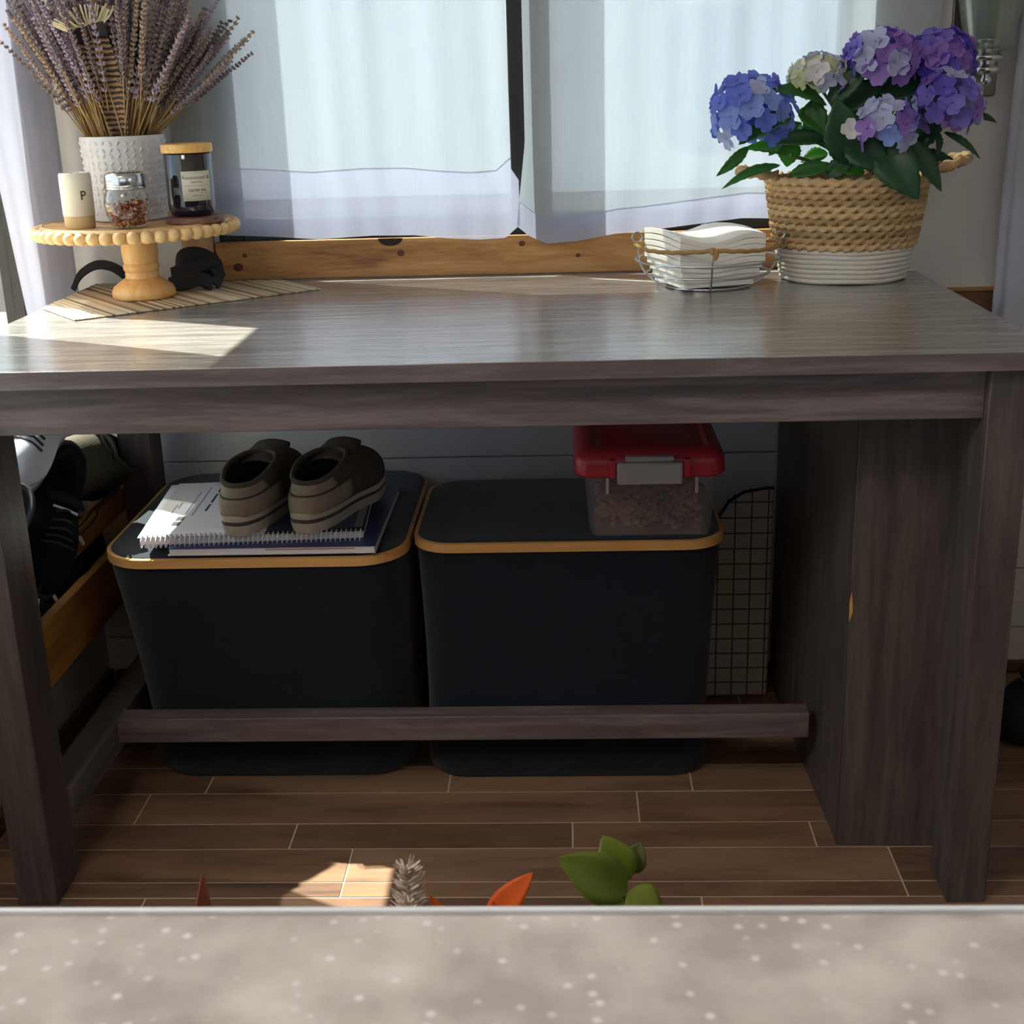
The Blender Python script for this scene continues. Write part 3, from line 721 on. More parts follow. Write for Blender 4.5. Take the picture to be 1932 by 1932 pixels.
# ------------------------------------------------------------------ shoes
def shoe_parts(th, L, wd, hh, mats, tongue=True, laces=False, soleh=.028, mirror=1, patch=True, throat=.47, flap=1.0, nlace=5, prof_z=(1.0, .97, .74, .86, .93), cbk=.3, tz=(.88, .46), tx=.03):
    up_, sole, lin, pat, stripe = mats
    def Wf(t_): return wd * float(np.interp(t_, [0, .12, .3, .45, .68, .85, 1], [.34, .375, .36, .36, .49, .46, .40])) 
    def base(th_, z, k=1.0):
        t_ = .5 - .5 * math.cos(th_); s = math.sin(th_)
        y = Wf(t_) * math.copysign(abs(s) ** .62, s) * k
        y += mirror * .012 * wd / .09 * max(0, (t_ - .5)) * 1.0
        return Vector((L * (.5 + (t_ - .5) * k), y, z))
    cx, ca, cb = (throat) * L / 2 + .012, throat * L / 2 - .004, cbk * wd
    def top(th_):
        s = math.cos(th_)
        z = hh * float(np.interp(-s, [-1, -.75, 0, .7, 1], prof_z))
        return Vector((cx - ca * s, cb * math.sin(th_), z + soleh))
    N = 48; V = 11
    def surf(th_, v, off=0):
        B = base(th_, soleh, .985); Tp = top(th_); k = (.5 - .5 * math.cos(th_)) ** 1.5
        out = Vector((-math.cos(th_) * .6, math.sin(th_), 0)).normalized()
        P1 = B + Vector((0, 0, (hh * .52) * (1 - k) + hh * .58 * k)) + out * (.004 + .002 * k)
        P2 = Tp + Vector((k * (L - Tp.x) * .62, 0, -hh * .36 * (1 - k) - hh * .10 * k)) + out * .004 * (1 - k)
        a = 1 - v
        p = B * a ** 3 + P1 * (3 * a * a * v) + P2 * (3 * a * v * v) + Tp * v ** 3
        return p + out * off * (1 - .5 * k) + Vector((0, 0, off * k))
    ths = [2 * PI * i / N for i in range(N)]
    put('upper', MB().rings([[tuple(surf(a, j / V)) for a in ths] for j in range(V + 1)], False, False), up_, th, local=True, smooth=180, solid=.002)
    lo = []
    for f, dz in ((.99, 0), (.93, -.003), (.9, -.02), (.92, -.05), (1.0, -(hh - .008))):
        lo.append([tuple(Vector((cx + (top(a).x - cx) * f, top(a).y * f, max(soleh + .006, top(a).z + dz)))) for a in ths])
    put('lining', MB().rings(lo, False, True), lin, th, local=True, smooth=180)
    put('collar', MB().tube([tuple(top(a)) for a in ths], .0042, 8, closed=True), up_, th, local=True, smooth=180)
    # sole in layers
    def lay(za, zb, ka, kb, mat, name, rise=0):
        ll = []
        for z, k in ((za, ka), ((za + zb) / 2, (ka + kb) / 2 + .008), (zb, kb)):
            ll.append([tuple(base(a, z + rise * z / soleh * (.5 + .5 * math.cos(a)) ** 2, k)) for a in ths])
        put(name, MB().rings(ll), mat, th, local=True, smooth=50)
    lay(0, soleh * .5, .97, 1.02, sole, 'outsole', .006); lay(soleh * .5, soleh * .68, 1.005, 1.005, stripe, 'sole_stripe', .006); lay(soleh * .68, soleh * 1.08, 1.015, 1.0, sole, 'midsole', .006)
    if patch:
        put('heel_patch', MB().grid(lambda u, v: tuple(surf(R(-78 + 156 * u), .02 + (.46 + .05 * math.sin(PI * u)) * v, .0022)), 24, 6), pat, th, local=True, smooth=180, solid=.0012)
        put('heel_collar', MB().grid(lambda u, v: tuple(surf(R(-60 + 120 * u), .60 + .38 * v, .0018)), 20, 6), pat, th, local=True, smooth=180, solid=.001)
        put('seam', MB().tube([tuple(surf(R(-95 + 190 * k / 24), .53 + .04 * math.sin(PI * k / 24), .002)) for k in range(25)], .0011, 6), stripe, th, local=True)
    if tongue:
        def tg(u, v):
            yy = (u - .5) * 2 * .31 * wd * (1 - .55 * max(0, v - .6) ** 1.3) * (1 if v < .98 else .96)
            x = (throat * L + .012) + tx * flap * v - .05 * (1 - v) * .3; z = soleh + hh * (tz[0] + tz[1] * flap * v) - 7 * yy * yy
            return (x - .02, yy, z)
        put('tongue', MB().grid(tg, 12, 10), pat if flap < 1 else up_, th, local=True, smooth=180, solid=.004)
    if laces:
        for k in range(nlace):
            v_ = .96 - .09 * k; a_ = R(180 - 24 - 3 * k)
            A_, B_ = surf(a_, v_, .004), surf(-a_, v_ - .03, .004)
            mid = (A_ + B_) / 2 + Vector((0, 0, .006))
            put('lace', MB().tube(bez([A_, mid, B_], 5), .0022, 6), 'lace', th, local=True)
    return surf
def orient(th, heel, toe, upv):
    X = (Vector(toe) - Vector(heel)).normalized(); Z = Vector(upv); Z = (Z - X * Z.dot(X)).normalized(); Y = Z.cross(X)
    Mx = Matrix((X, Y, Z)).transposed().to_4x4(); Mx.translation = heel
    th.matrix_world = Mx
zs_ = z1 + .0145
for lab, hp, ang, mir in (('left brown suede slip-on shoe of the pair on the notebook', (-.496, 1.828), 80, 1), ('right brown suede slip-on shoe of the pair on the notebook', (-.396, 1.836), 76, -1)):
    s = thing('slip_on_shoe', lab, 'shoe', (0, 0, 0), 'pair of brown slip-on shoes')
    shoe_parts(s, .265, .105, .062, ('suede_dark', 'sole_cream', 'lining_dark', 'suede_patch', 'sole_stripe'), mirror=mir, throat=.5, prof_z=(.74, .76, .96, 1.05, 1.05), cbk=.335, tz=(.95, .22), tx=.055)
    orient(s, (hp[0], hp[1], zs_), (hp[0] + math.cos(R(ang)), hp[1] + math.sin(R(ang)), zs_), (0, 0, 1))

# ------------------------------------------------------------------ red-lidded container
bx = thing('storage_container', 'clear plastic storage container with a red lid and grey latch', 'container', (.118, 1.99, .4285))
zb = .4285
lo = []
for z, gx, rr in ((zb, .0, .012), (zb + .006, .004, .016), (zb + .05, .008, .02), (zb + .108, .012, .022)):
    lo.append(at3(rrect(.033 - gx, .205 + gx, 1.866 - gx * .4, 2.10 + gx * .6, rr, 5), z))
put('tub', MB().rings(lo, True, False), 'clear_plastic', bx, smooth=50)
put('foot', MB().rings([at3(rrect(.045, .195, 1.868, 2.09, .01, 4), zb + .0005), at3(rrect(.045, .195, 1.868, 2.09, .01, 4), zb + .004)]), 'clear_plastic', bx)
for x in (.055, .185): put('rib', MB().box(x - .002, x + .002, 1.857, 1.862, zb + .068, zb + .092), 'grey_plastic', bx)
q0 = rrect(.006, .228, 1.853, 2.125, .026, 7)
zt = zb + .0925
def ins(d, rr): return rrect(.006 + d, .228 - d, 1.853 + d, 2.125 - d, rr, 7)
ld = put('lid', MB().rings([at3(ins(.004, .024), zt), at3(ins(0, .026), zt + .004), at3(ins(.001, .026), zt + .026), at3(ins(.005, .024), zt + .034), at3(ins(.014, .02), zt + .040), at3(ins(.024, .016), zt + .041), at3(ins(.028, .014), zt + .034), at3(ins(.036, .012), zt + .032), at3(ins(.042, .01), zt + .036)]), 'red_plastic', bx, smooth=50)
for x in (.062, .170): put('latch_post', MB().box(x - .005, x + .005, 1.8455, 1.864, zt + .002, zt + .03), 'red_plastic', ld, bevel=.002)
lt = put('latch', MB().box(.0685, .1635, 1.842, 1.8515, zt - .007, zt + .026), 'grey_plastic', bx, bevel=.003)
put('latch_hinge', MB().box(.081, .151, 1.847, 1.862, zt + .026, zt + .034), 'grey_plastic', lt, bevel=.0015)
kb = MB()
for k in range(420):
    x = random.uniform(.042, .2); y = random.uniform(1.881, 2.085); z = zb + .006 + random.random() ** 1.0 * (.036 + .012 * math.sin(x * 40))
    s_ = MB().sphere((0, 0, 0), .0062, 7, 4, (1, .8, .55)); s_.xf(Matrix.Translation((x, y, z)) @ Matrix.Rotation(random.random() * 6, 4, 'Z') @ Matrix.Rotation(random.random() * 3, 4, 'X')); kb.add(s_.v, s_.f)
o = tag(put('dry_pet_food', kb, 'kibble'), 'tan dry kibble lying inside the clear red-lidded container', 'pet food'); o['kind'] = 'stuff'

# ------------------------------------------------------------------ grid-covered board beside the right bin
gb = thing('padded_board', 'upright padded board in white cloth with a dark grid, beside the right bin', 'board', (.3, 2.21, 0))
pl = [(.232, 0)] + [(.232 + .001 * k, .3 - .3 + .27 * k / 6) for k in range(1, 7)]
prof = [(.236, 0), (.234, .15), (.236, .25), (.243, .30), (.255, .34), (.275, .372), (.30, .388), (.334, .394), (.352, .394), (.352, 0)]
put('cover', MB().rings([[(x, y, z * 1.0 + .001) for x, z in prof] for y in (2.196, 2.222)]), 'grid_cloth', gb, bevel=.006)
put('edge_piping', MB().tube([(x, 2.194, z + .003) for x, z in prof[:-1]], .0028, 6), 'felt_black', gb)

# ------------------------------------------------------------------ shoe rack on the left wall
rk = thing('shoe_rack', 'pine shoe rack of two long rails fixed along the left wall', 'shoe rack', (-.83, 2.0, 0))
put('rail', MB().box(-.806, -.788, 1.66, 2.262, .222, .322), 'pine_y', rk, bevel=.002)
put('rail', MB().box(-.806, -.788, 1.66, 2.262, .372, .412), 'pine_y', rk, bevel=.002)
for y in (1.665, 2.262):
    put('post', MB().box(-.878, -.806, y, y + .02, .21, .44), 'pine_z', rk, bevel=.002)
put('shelf', MB().box(-.875, -.8065, 1.686, 2.261, .255, .267), 'brown_trim_y', rk, bevel=.002)
s1 = thing('lace_up_sneaker', 'black lace-up sneaker standing toe-down in the shoe rack', 'shoe', group='shoes on the wall rack')
sf = shoe_parts(s1, .255, .098, .068, ('sneaker_black', 'sneaker_sole', 'lining_dark', 'sneaker_black', 'sneaker_sole'), laces=True, patch=False, throat=.5, flap=.6)
orient(s1, (-.846, 2.015, .500), (-.812, 1.80, .355), (.72, -.30, .62))
put('tongue_edge', MB().tube([(.140, -.020, .094), (.142, 0, .098), (.140, .020, .094)], .0022, 6), 'knit_white', s1, local=True)
def wire(parent, pts, r, mat, name, local=True): return put(name, MB().tube(bez(pts, 6), r, 6), mat, parent, local=local)
def hang(parent, pts):
    l = wire(parent, pts, .0017, 'lace', 'lace', False)
    a, b_ = Vector(pts[-1]), Vector(pts[-2]); d = (a - b_).normalized()
    put('aglet', MB().tube([tuple(a), tuple(a + d * .017)], .0028, 6), 'aglet', parent)
hang(s1, [(-.775, 1.87, .449), (-.776, 1.955, .425), (-.777, 2.03, .432), (-.779, 2.045, .415), (-.779, 2.0, .41), (-.779, 1.96, .408)])
hang(s1, [(-.775, 1.87, .449), (-.777, 1.90, .44), (-.779, 1.893, .41), (-.779, 1.889, .388)])
hang(s1, [(-.775, 1.87, .449), (-.777, 1.92, .446), (-.779, 1.95, .42), (-.779, 1.961, .405)])
hang(s1, [(-.775, 1.83, .42), (-.778, 1.81, .40), (-.780, 1.78, .385), (-.781, 1.777, .375)])
hang(s1, [(-.775, 1.83, .42), (-.778, 1.835, .39), (-.780, 1.82, .375), (-.781, 1.832, .36)])
s2 = thing('slip_on_boot', 'olive suede shoe with open collar at the far end of the shoe rack', 'shoe', group='shoes on the wall rack')
shoe_parts(s2, .24, .10, .075, ('olive_suede', 'sneaker_sole', 'olive_lining', 'olive_suede', 'sneaker_sole'), patch=False, throat=.62, flap=.7, cbk=.36, prof_z=(.9, .9, .9, 1.0, 1.0))
orient(s2, (-.842, 2.225, .405), (-.862, 2.0, .50), (.66, -.35, .66))
s3 = thing('knit_sneaker', 'white and grey knit sneaker in sunlight at the top of the rack', 'shoe', group='shoes on the wall rack')
shoe_parts(s3, .23, .09, .07, ('knit_white', 'paper_white', 'lining_grey', 'paper_white', 'knit_white'), laces=True, patch=False, throat=.5, flap=.7)
orient(s3, (-.855, 2.06, .538), (-.852, 1.83, .515), (.58, -.15, .80))
s4 = thing('lace_up_sneaker', 'second black sneaker wedged below the upper rack rail', 'shoe', group='shoes on the wall rack')
shoe_parts(s4, .25, .095, .07, ('sneaker_black', 'sneaker_sole', 'lining_dark', 'sneaker_black', 'sneaker_sole'), patch=False, flap=.6)
orient(s4, (-.846, 2.20, .268), (-.846, 1.75, .268), (0, 0, 1))
s6 = thing('canvas_sneaker', 'charcoal sneaker in the rack just behind the front left table leg', 'shoe', group='shoes on the wall rack')  # extra shoe added, mostly hidden, to keep sun off the floor
shoe_parts(s6, .235, .092, .062, ('lining_grey', 'sneaker_sole', 'lining_dark', 'lining_grey', 'sneaker_sole'), laces=True, patch=False, flap=.6)
orient(s6, (-.852, 1.855, .47), (-.84, 1.645, .40), (.60, -.25, .75))
sbg = thing('black_bag', 'black drawstring cloth bag slumped on the floor at the far right', 'bag', (.765, 2.03, 0))
lo = []
for k in range(9):
    f = k / 8; rr = float(np.interp(f, [0, .1, .45, .8, .9, 1], [.055, .072, .068, .04, .022, .036]))
    lo.append([(.775 + rr * math.cos(a) * (1 + .1 * math.sin(3 * a + k)), 2.04 + .9 * rr * math.sin(a) * (1 + .1 * math.sin(4 * a)), .002 + .115 * f) for a in [2 * PI * i / 24 for i in range(24)]])
put('sack', MB().rings(lo), 'strap_black', sbg, smooth=180)
put('drawstring', MB().tube([(.775 + .026 * math.cos(a), 2.04 + .024 * math.sin(a), .105) for a in [2 * PI * i / 20 for i in range(20)]], .003, 6, closed=True), 'print_pale', sbg)

# ------------------------------------------------------------------ place mat
pm = thing('placemat', 'tan woven slat placemat under the wooden cake stand', 'placemat', (-.65, 2.1, T))
A_ = Vector((-.72, 1.902)); ex = Vector((.784, .62)).normalized(); ey = Vector((-ex.y, ex.x))
nsl = 78; Ls = .408
put('backing', MB().prism([(-.7195, 1.9035), (-.402, 2.155), (-.492, 2.2725), (-.814, 2.2725), (-.814, 2.03)], T + .0003, T + .0012), 'mat_slat1', pm)
for k in range(-14, nsl):
    a0, a1 = k * Ls / nsl + .0004, (k + 1) * Ls / nsl - .0004
    def clip(a, b0, b1):
        # range of the across coordinate that stays on the table top
        out = []
        for j in range(201):
            b_ = b0 + (b1 - b0) * j / 200; q = A_ + ex * a + ey * b_
            if -.8145 <= q.x and q.y <= 2.2735 and q.y >= 1.60: out.append(b_)
        return (out[0], out[-1]) if out else None
    c0, c1 = clip(a0, 0, .6), clip(a1, 0, .6)
    if not c0 or not c1 or k < 0 and min(c0[0], c1[0]) > .55: continue
    P = [A_ + ex * a0 + ey * c0[0], A_ + ex * a1 + ey * c1[0], A_ + ex * a1 + ey * c1[1], A_ + ex * a0 + ey * c0[1]]
    if k < 0: continue
    put('slat', MB().prism([tuple(q) for q in P], T + .0011, T + .0024 + random.uniform(0, .0005)), 'mat_slat%d' % random.choice((0, 0, 1, 2, 2, 3)), pm)

# ------------------------------------------------------------------ cake stand
SX, SY = -.677, 2.105
cs = thing('cake_stand', 'turned wooden cake stand edged with round beads', 'cake stand', (SX, SY, T + .003))
zb = T + .0032
put('base', MB().lathe([(.047, 0), (.0495, .004), (.0495, .011), (.046, .018), (.037, .025), (.031, .029), (.0275, .0315)], 48, (SX, SY, zb)), 'stand_wood', cs, smooth=60)
put('pole', MB().lathe([(.0265, .0315), (.0262, .040), (.0252, .0415), (.0278, .044), (.0285, .049), (.0272, .0535), (.0258, .0548), (.0265, .057), (.0278, .063), (.0284, .074), (.0272, .086), (.0235, .095), (.022, .099)], 48, (SX, SY, zb)), 'stand_wood', cs, smooth=60)
PZ = .883
put('plate', MB().lathe([(.144, -.021), (.1475, -.019), (.1475, -.004), (.144, -.0015), (.142, 0), (.1405, -.0012), (.139, -.0012)], 72, (SX, SY, PZ)), 'plate_wood', cs, smooth=50)
bm_ = MB().sphere((0, 0, 0), .0099, 16, 10).mesh('bead', 'bead_wood', 180)
for k in range(48):
    a = 2 * PI * k / 48
    o = put('bead', bm_, None, cs, local=True); o.location = (.1515 * math.cos(a), .1515 * math.sin(a), PZ - .0115 - T - .003); o.rotation_euler = (random.random() * 6, random.random() * 6, 0)
PZ -= .0009
# coaster and candle
KX, KY = -.573, 2.072
tag(put('coaster', MB().lathe([(.043, 0), (.045, .001), (.0455, .008), (.044, .0095)], 48, (KX, KY, PZ)), 'walnut', smooth=50), 'round walnut coaster under the dark candle jar', 'coaster')
CX_, CYc, cz0 = -.578, 2.079, PZ + .0097
cd = thing('jar_candle', 'dark glass jar candle with a pale wooden lid on the cake stand', 'candle', (CX_, CYc, cz0))
put('jar', MB().lathe([(.028, 0), (.033, .003), (.0355, .010), (.036, .02), (.036, .092), (.0345, .0945), (.0335, .0945)], 48, (CX_, CYc, cz0)), 'amber_glass', cd, smooth=60)
put('lid', MB().lathe([(.0335, .0947), (.0385, .0947), (.0388, .0962), (.0388, .106), (.0378, .1075)], 48, (CX_, CYc, cz0)), 'lid_pine', cd, smooth=50)
la = put('label', MB().grid(lambda u, v: (CX_ + .0364 * math.cos(R(-94 + 74 * u)), CYc + .0364 * math.sin(R(-94 + 74 * u)), cz0 + .024 + .044 * v), 20, 2), 'label_paper', cd, solid=.0003)
for s_, sz, z_, bold in (('Rosewood &', .0085, .056, False), ('WHITE WAL', .0036, .0505, False), ('CEDAR WA', .0055, .038, True), ('ROCKWELL', .0030, .031, False)):
    me = wrap(textmesh('lettering', s_, sz, 'label_ink', bold), .0368, (CX_, CYc), R(-58), cz0 + z_)
    put('lettering', me, None, la)
for z_ in (.0465, .0355):
    put('rule_line', MB().grid(lambda u, v: (CX_ + .0367 * math.cos(R(-86 + 58 * u)), CYc + .0367 * math.sin(R(-86 + 58 * u)), cz0 + z_ + .0003 * v), 16, 1), 'label_ink', la)
# pepper shaker
QX, QY = -.737, 2.024
pp = thing('pepper_shaker', 'cream stoneware shaker marked P with a raw clay foot', 'shaker', (QX, QY, PZ))
put('foot', MB().lathe([(.0212, 0), (.0222, .001), (.0229, .019), (.0225, .0195)], 40, (QX, QY, PZ)), 'stoneware_raw', pp, smooth=50)
put('body', MB().lathe([(.0229, .0185), (.0235, .0195), (.0237, .07), (.0233, .0795), (.022, .0815), (.0205, .0818), (.0195, .0805)], 40, (QX, QY, PZ)), 'stoneware', pp, smooth=50)
for k in range(5):
    a = 2 * PI * k / 5; put('shake_hole', MB().lathe([(.0001, 0), (.0014, 0), (.0014, .0003), (.0001, .0003)], 10, (QX + .008 * math.cos(a), QY + .008 * math.sin(a), PZ + .0806), cap0=False, cap1=False), 'letter_brown', pp)
put('letter', wrap(textmesh('letter', 'P', .0185, 'letter_brown', True), .0240, (QX, QY), R(-48), PZ + .043), None, pp)
# glass shaker
GX, GY = -.655, 2.003
gs = thing('glass_shaker', 'glass shaker of red chilli flakes with a chrome screw lid', 'shaker', (GX, GY, PZ))
put('jar', MB().lathe([(.0235, .0003), (.0255, .002), (.026, .006), (.0285, .014), (.0325, .026), (.0338, .036), (.0325, .046), (.0295, .055), (.0275, .0585)], 40, (GX, GY, PZ), True, False), 'jar_glass', gs, smooth=180)
cap = put('lid', MB().lathe([(.0292, .0575), (.0302, .0585), (.0300, .0605), (.0290, .0612), (.0300, .062), (.0302, .0645), (.0290, .0652), (.0292, .067), (.0292, .076), (.0275, .080), (.024, .0822), (.010, .0828)], 40, (GX, GY, PZ)), 'chrome', gs, smooth=60)
for k in range(8):
    a = 2 * PI * k / 8; put('shake_hole', MB().lathe([(.0001, 0), (.0016, 0), (.0016, .0003), (.0001, .0003)], 10, (GX + .015 * math.cos(a), GY + .015 * math.sin(a), PZ + .0827), cap0=False, cap1=False), 'print_dark', cap)
put('mark', wrap(textmesh('mark', 'S', .006, 'print_dark', True), .0318, (GX, GY), R(-72), PZ + .049), None, gs)
fk = MB(); fs2 = MB()
for k in range(520):
    z = .004 + .034 * random.random(); rmax = float(np.interp(z, [0, .006, .014, .026, .036, .046], [.022, .0245, .027, .0305, .0318, .03])) - .0025
    a = random.random() * 2 * PI; rr = rmax * math.sqrt(random.uniform(.25, 1)); hz = z * (1 + .12 * math.cos(a - .5))
    q = MB().add([(-.003, -.002, 0), (.003, -.0015, .0006), (.002, .0022, 0), (-.002, .002, .0008)], [(0, 1, 2, 3)]).xf(Matrix.Translation((GX + rr * math.cos(a), GY + rr * math.sin(a), PZ + hz)) @ Matrix.Rotation(random.random() * 6, 4, 'Z') @ Matrix.Rotation(random.random() * 6, 4, 'X'))
    (fs2 if random.random() < .22 else fk).add(q.v, q.f)
o = tag(put('chilli_flakes', fk, 'flake_red', solid=.0006), 'red chilli flakes filling the glass shaker', 'chilli flakes'); o['kind'] = 'stuff'
put('seeds', fs2, 'flake_seed', o, solid=.0006)['kind'] = 'stuff'
# vase
VX, VY = -.697, 2.145
vs = thing('vase', 'white ceramic vase embossed with petal pattern, holding dried lavender', 'vase', (VX, VY, PZ))
VH = .13
def vr_(z): return .0565 + (.0655 - .0565) * z / VH
put('body', MB().lathe([(.053, 0), (.0565, .002), (vr_(.06), .06), (.0652, VH - .002), (.0645, VH), (.0605, VH), (.0600, VH - .004), (.054, .01), (.0001, .009)], 64, (VX, VY, PZ), True, False), 'ceramic_vase', vs, smooth=50)
em = MB(); nc, nr = 17, 6
for i in range(nc):
    for j in range(nr):
        a0 = 2 * PI * i / nc; zc = .010 + (j + .5) * (VH - .016) / nr
        for sx_, sz_ in ((1, 1), (-1, 1), (1, -1), (-1, -1)):
            loop = []
            for k in range(8):
                f = k / 8 * 2 * PI; l_ = .0056 * math.cos(f); w_ = .0030 * math.sin(f) * (1 - .3 * math.cos(f))
                dx = sx_ * (.0058 + (l_ * .66 - w_ * .75)); dz = sz_ * (.0056 + (l_ * .75 + w_ * .66))
                loop.append((dx, dz))
            def pos(dx, dz, h):
                z = zc + dz; r0 = vr_(z) + h; a = a0 + dx / .062
                return (VX + r0 * math.cos(a), VY + r0 * math.sin(a), PZ + z)
            o0 = [pos(dx, dz, -.0004) for dx, dz in loop]; c0 = pos(sx_ * .0058, sz_ * .0056, .0030)
            em.add(o0 + [c0], [(k, (k + 1) % 8, 8) for k in range(8)])
put('embossed_petals', em, 'ceramic_vase', vs, smooth=60)

# ------------------------------------------------------------------ dried lavender
lv = thing('lavender_bouquet', 'large bunch of dried purple lavender standing in the white vase', 'dried flowers', (VX, VY, PZ + .01))
variants = []
for k in range(8):
    rs = random.Random(k + 3)
    L = .30 + .05 * rs.random(); bend = rs.uniform(-.045, .05)
    stalk = MB(); pts = [(bend * (f ** 2), .004 * math.sin(5 * f + k), L * f) for f in [i / 10 for i in range(11)]]
    stalk.tube(pts, [.0011] * 8 + [.0008] * 3, 5)
    sp = MB(); ns = rs.randint(15, 20); s0 = rs.uniform(.44, .60)
    for j in range(ns):
        f = s0 + (1 - s0) * (j / (ns - 1)) ** .9
        px_, pz_ = bend * f * f, L * f
        nb_ = 5 if j < ns - 2 else 3
        for q in range(nb_):
            a = 2 * PI * q / nb_ + j * 1.1
            ln = .0105 * (1 - .35 * j / ns) * rs.uniform(.8, 1.2); wd_ = .0029 * rs.uniform(.8, 1.2)
            s_ = MB().add([(0, 0, 0), (wd_, 0, ln * .5), (0, wd_, ln * .5), (-wd_, 0, ln * .5), (0, -wd_, ln * .5), (0, 0, ln)], [(0, 2, 1), (0, 3, 2), (0, 4, 3), (0, 1, 4), (5, 1, 2), (5, 2, 3), (5, 3, 4), (5, 4, 1)])
            s_.xf(Matrix.Translation((px_, .004 * math.sin(5 * f + k), pz_)) @ Matrix.Rotation(a, 4, 'Z') @ Matrix.Rotation(R(rs.uniform(25, 50)), 4, 'Y')); sp.add(s_.v, s_.f)
    variants.append((stalk.mesh('lavender_stem', 'straw', 60), [sp.mesh('flower_spike', m_, 0) for m_ in ('lavender_a', 'lavender_b', 'lavender_c', 'lavender_d')]))
def stem(base, d, spin, var, mi, sc=1.0):
    st, fl_ = variants[var]
    o = bpy.data.objects.new('lavender_stem', st); COL.objects.link(o); o.parent = lv
    q = Vector((0, 0, 1)).rotation_difference(Vector(d).normalized()) 
    o.matrix_basis = Matrix.Translation(Vector(base) - lv.location) @ q.to_matrix().to_4x4() @ Matrix.Rotation(spin, 4, 'Z') @ Matrix.Scale(sc, 4)
    f = bpy.data.objects.new('flower_spike', fl_[mi]); COL.objects.link(f); f.parent = o
rs = random.Random(11)
for k in range(265):
    # aim: fan from the mouth of the vase
    u = rs.uniform(-1, 1); u = math.copysign(abs(u) ** .8, u); v = rs.uniform(-1, 1)
    mx_, my_ = VX + .050 * u, VY + .048 * v * math.sqrt(max(0, 1 - u * u))
    tilt = R(47 if u > 0 else 26) * u * rs.uniform(.6, 1.22) + R(rs.uniform(-5, 5))
    dy = -.50 * max(0, -v) * rs.uniform(.3, 1) + .26 * max(0, v)
    d = Vector((math.tan(tilt) * .9, dy, 1)).normalized()
    sc = rs.uniform(.80, 1.05) * (1 - .14 * abs(u))
    below = .075
    base = Vector((mx_, my_, PZ + VH - .004)) - d * below * sc
    base.z = max(base.z, PZ + .016)
    bx_, by_ = base.x - VX, base.y - VY; rr = math.hypot(bx_, by_)
    if rr > .046: base.x = VX + bx_ * .046 / rr; base.y = VY + by_ * .046 / rr
    tip = base + d * .33 * sc
    if tip.y > 2.262:
        d.y -= (tip.y - 2.262) / (.33 * sc); d.normalize()
    stem(base, d, rs.uniform(0, 6.3), rs.randrange(8), rs.choice((0, 0, 1, 1, 2, 3)), sc)
# barred feather among the stems
fe = thing('feather', 'brown barred feather with a dark band and cream tip among the lavender', 'feather', (VX + .01, VY - .03, PZ + .06))
f0 = Vector((VX + .018, VY - .042, PZ + VH - .02)); f1 = Vector((VX - .003, VY - .095, PZ + VH + .168))
fd = f1 - f0; side = Vector((1, .15, .25)).normalized(); fn = fd.cross(side).normalized()
def fpt(v, s): 
    wv_ = .004 + .021 * math.sin(min(1, v * 1.15) * PI * .62) ** .8
    return tuple(f0 + fd * v + side * (wv_ * s) - fn * (.010 * s * s) + fn * .012 * math.sin(PI * v))
put('vane', MB().grid(lambda u, v: fpt(.12 + .72 * v, -1 + 2 * u), 10, 24), 'feather_bars', fe, smooth=180, solid=.0008)
put('dark_band', MB().grid(lambda u, v: fpt(.84 + .12 * v, -1.04 + 2.08 * u), 10, 5), 'feather_black', fe, smooth=180, solid=.0008)
put('quill', MB().tube([fpt(v, 0) for v in [i / 12 for i in range(13)]], [.0018 - .0001 * i for i in range(13)], 6), 'feather_quill', fe)
for k in range(26):
    s_ = -1.05 + 2.1 * k / 25; a = Vector(fpt(.95, s_)); dd = (fd.normalized() * .55 + side * (s_ * .9 + .1 * rs.uniform(-1, 1)) - fn * rs.uniform(-.3, .5)).normalized()
    put('tip_barb', ribbon([tuple(a), tuple(a + dd * .012), tuple(a + dd * .026 * rs.uniform(.8, 1.25) + Vector((0, 0, .003)))], .0024, .0005, side), 'feather_cream', fe)

# ------------------------------------------------------------------ black strap behind the stand
st_ = thing('black_strap', 'folded black webbing strap lying behind the cake stand', 'strap', (-.66, 2.2, T))
put('loop', ribbon(bez([(-.826, 2.195, T + .004), (-.812, 2.20, T + .028), (-.785, 2.20, T + .043), (-.758, 2.198, T + .041), (-.735, 2.196, T + .026), (-.722, 2.195, T + .006)], 6), .016, .003, lambda f: (math.cos(PI * (1 - f)), 0, math.sin(PI * (1 - f))) if False else (0, .6, .8)), 'strap_black', st_)
for pts, w in (([(-.655, 2.205, T + .015), (-.64, 2.20, T + .05), (-.61, 2.20, T + .055), (-.585, 2.2, T + .04), (-.577, 2.2, T + .018)], .03),
               ([(-.65, 2.185, T + .03), (-.62, 2.175, T + .035), (-.59, 2.175, T + .046), (-.572, 2.185, T + .052)], .022),
               ([(-.66, 2.18, T + .012), (-.63, 2.165, T + .014), (-.60, 2.16, T + .022), (-.585, 2.17, T + .012), (-.60, 2.19, T + .008)], .024),
               ([(-.655, 2.19, T + .022), (-.62, 2.19, T + .03), (-.585, 2.19, T + .026), (-.575, 2.2, T + .01)], .034)):
    put('fold', ribbon(bez(pts, 6), w, .0032, (0, .55, .85)), 'strap_black', st_)

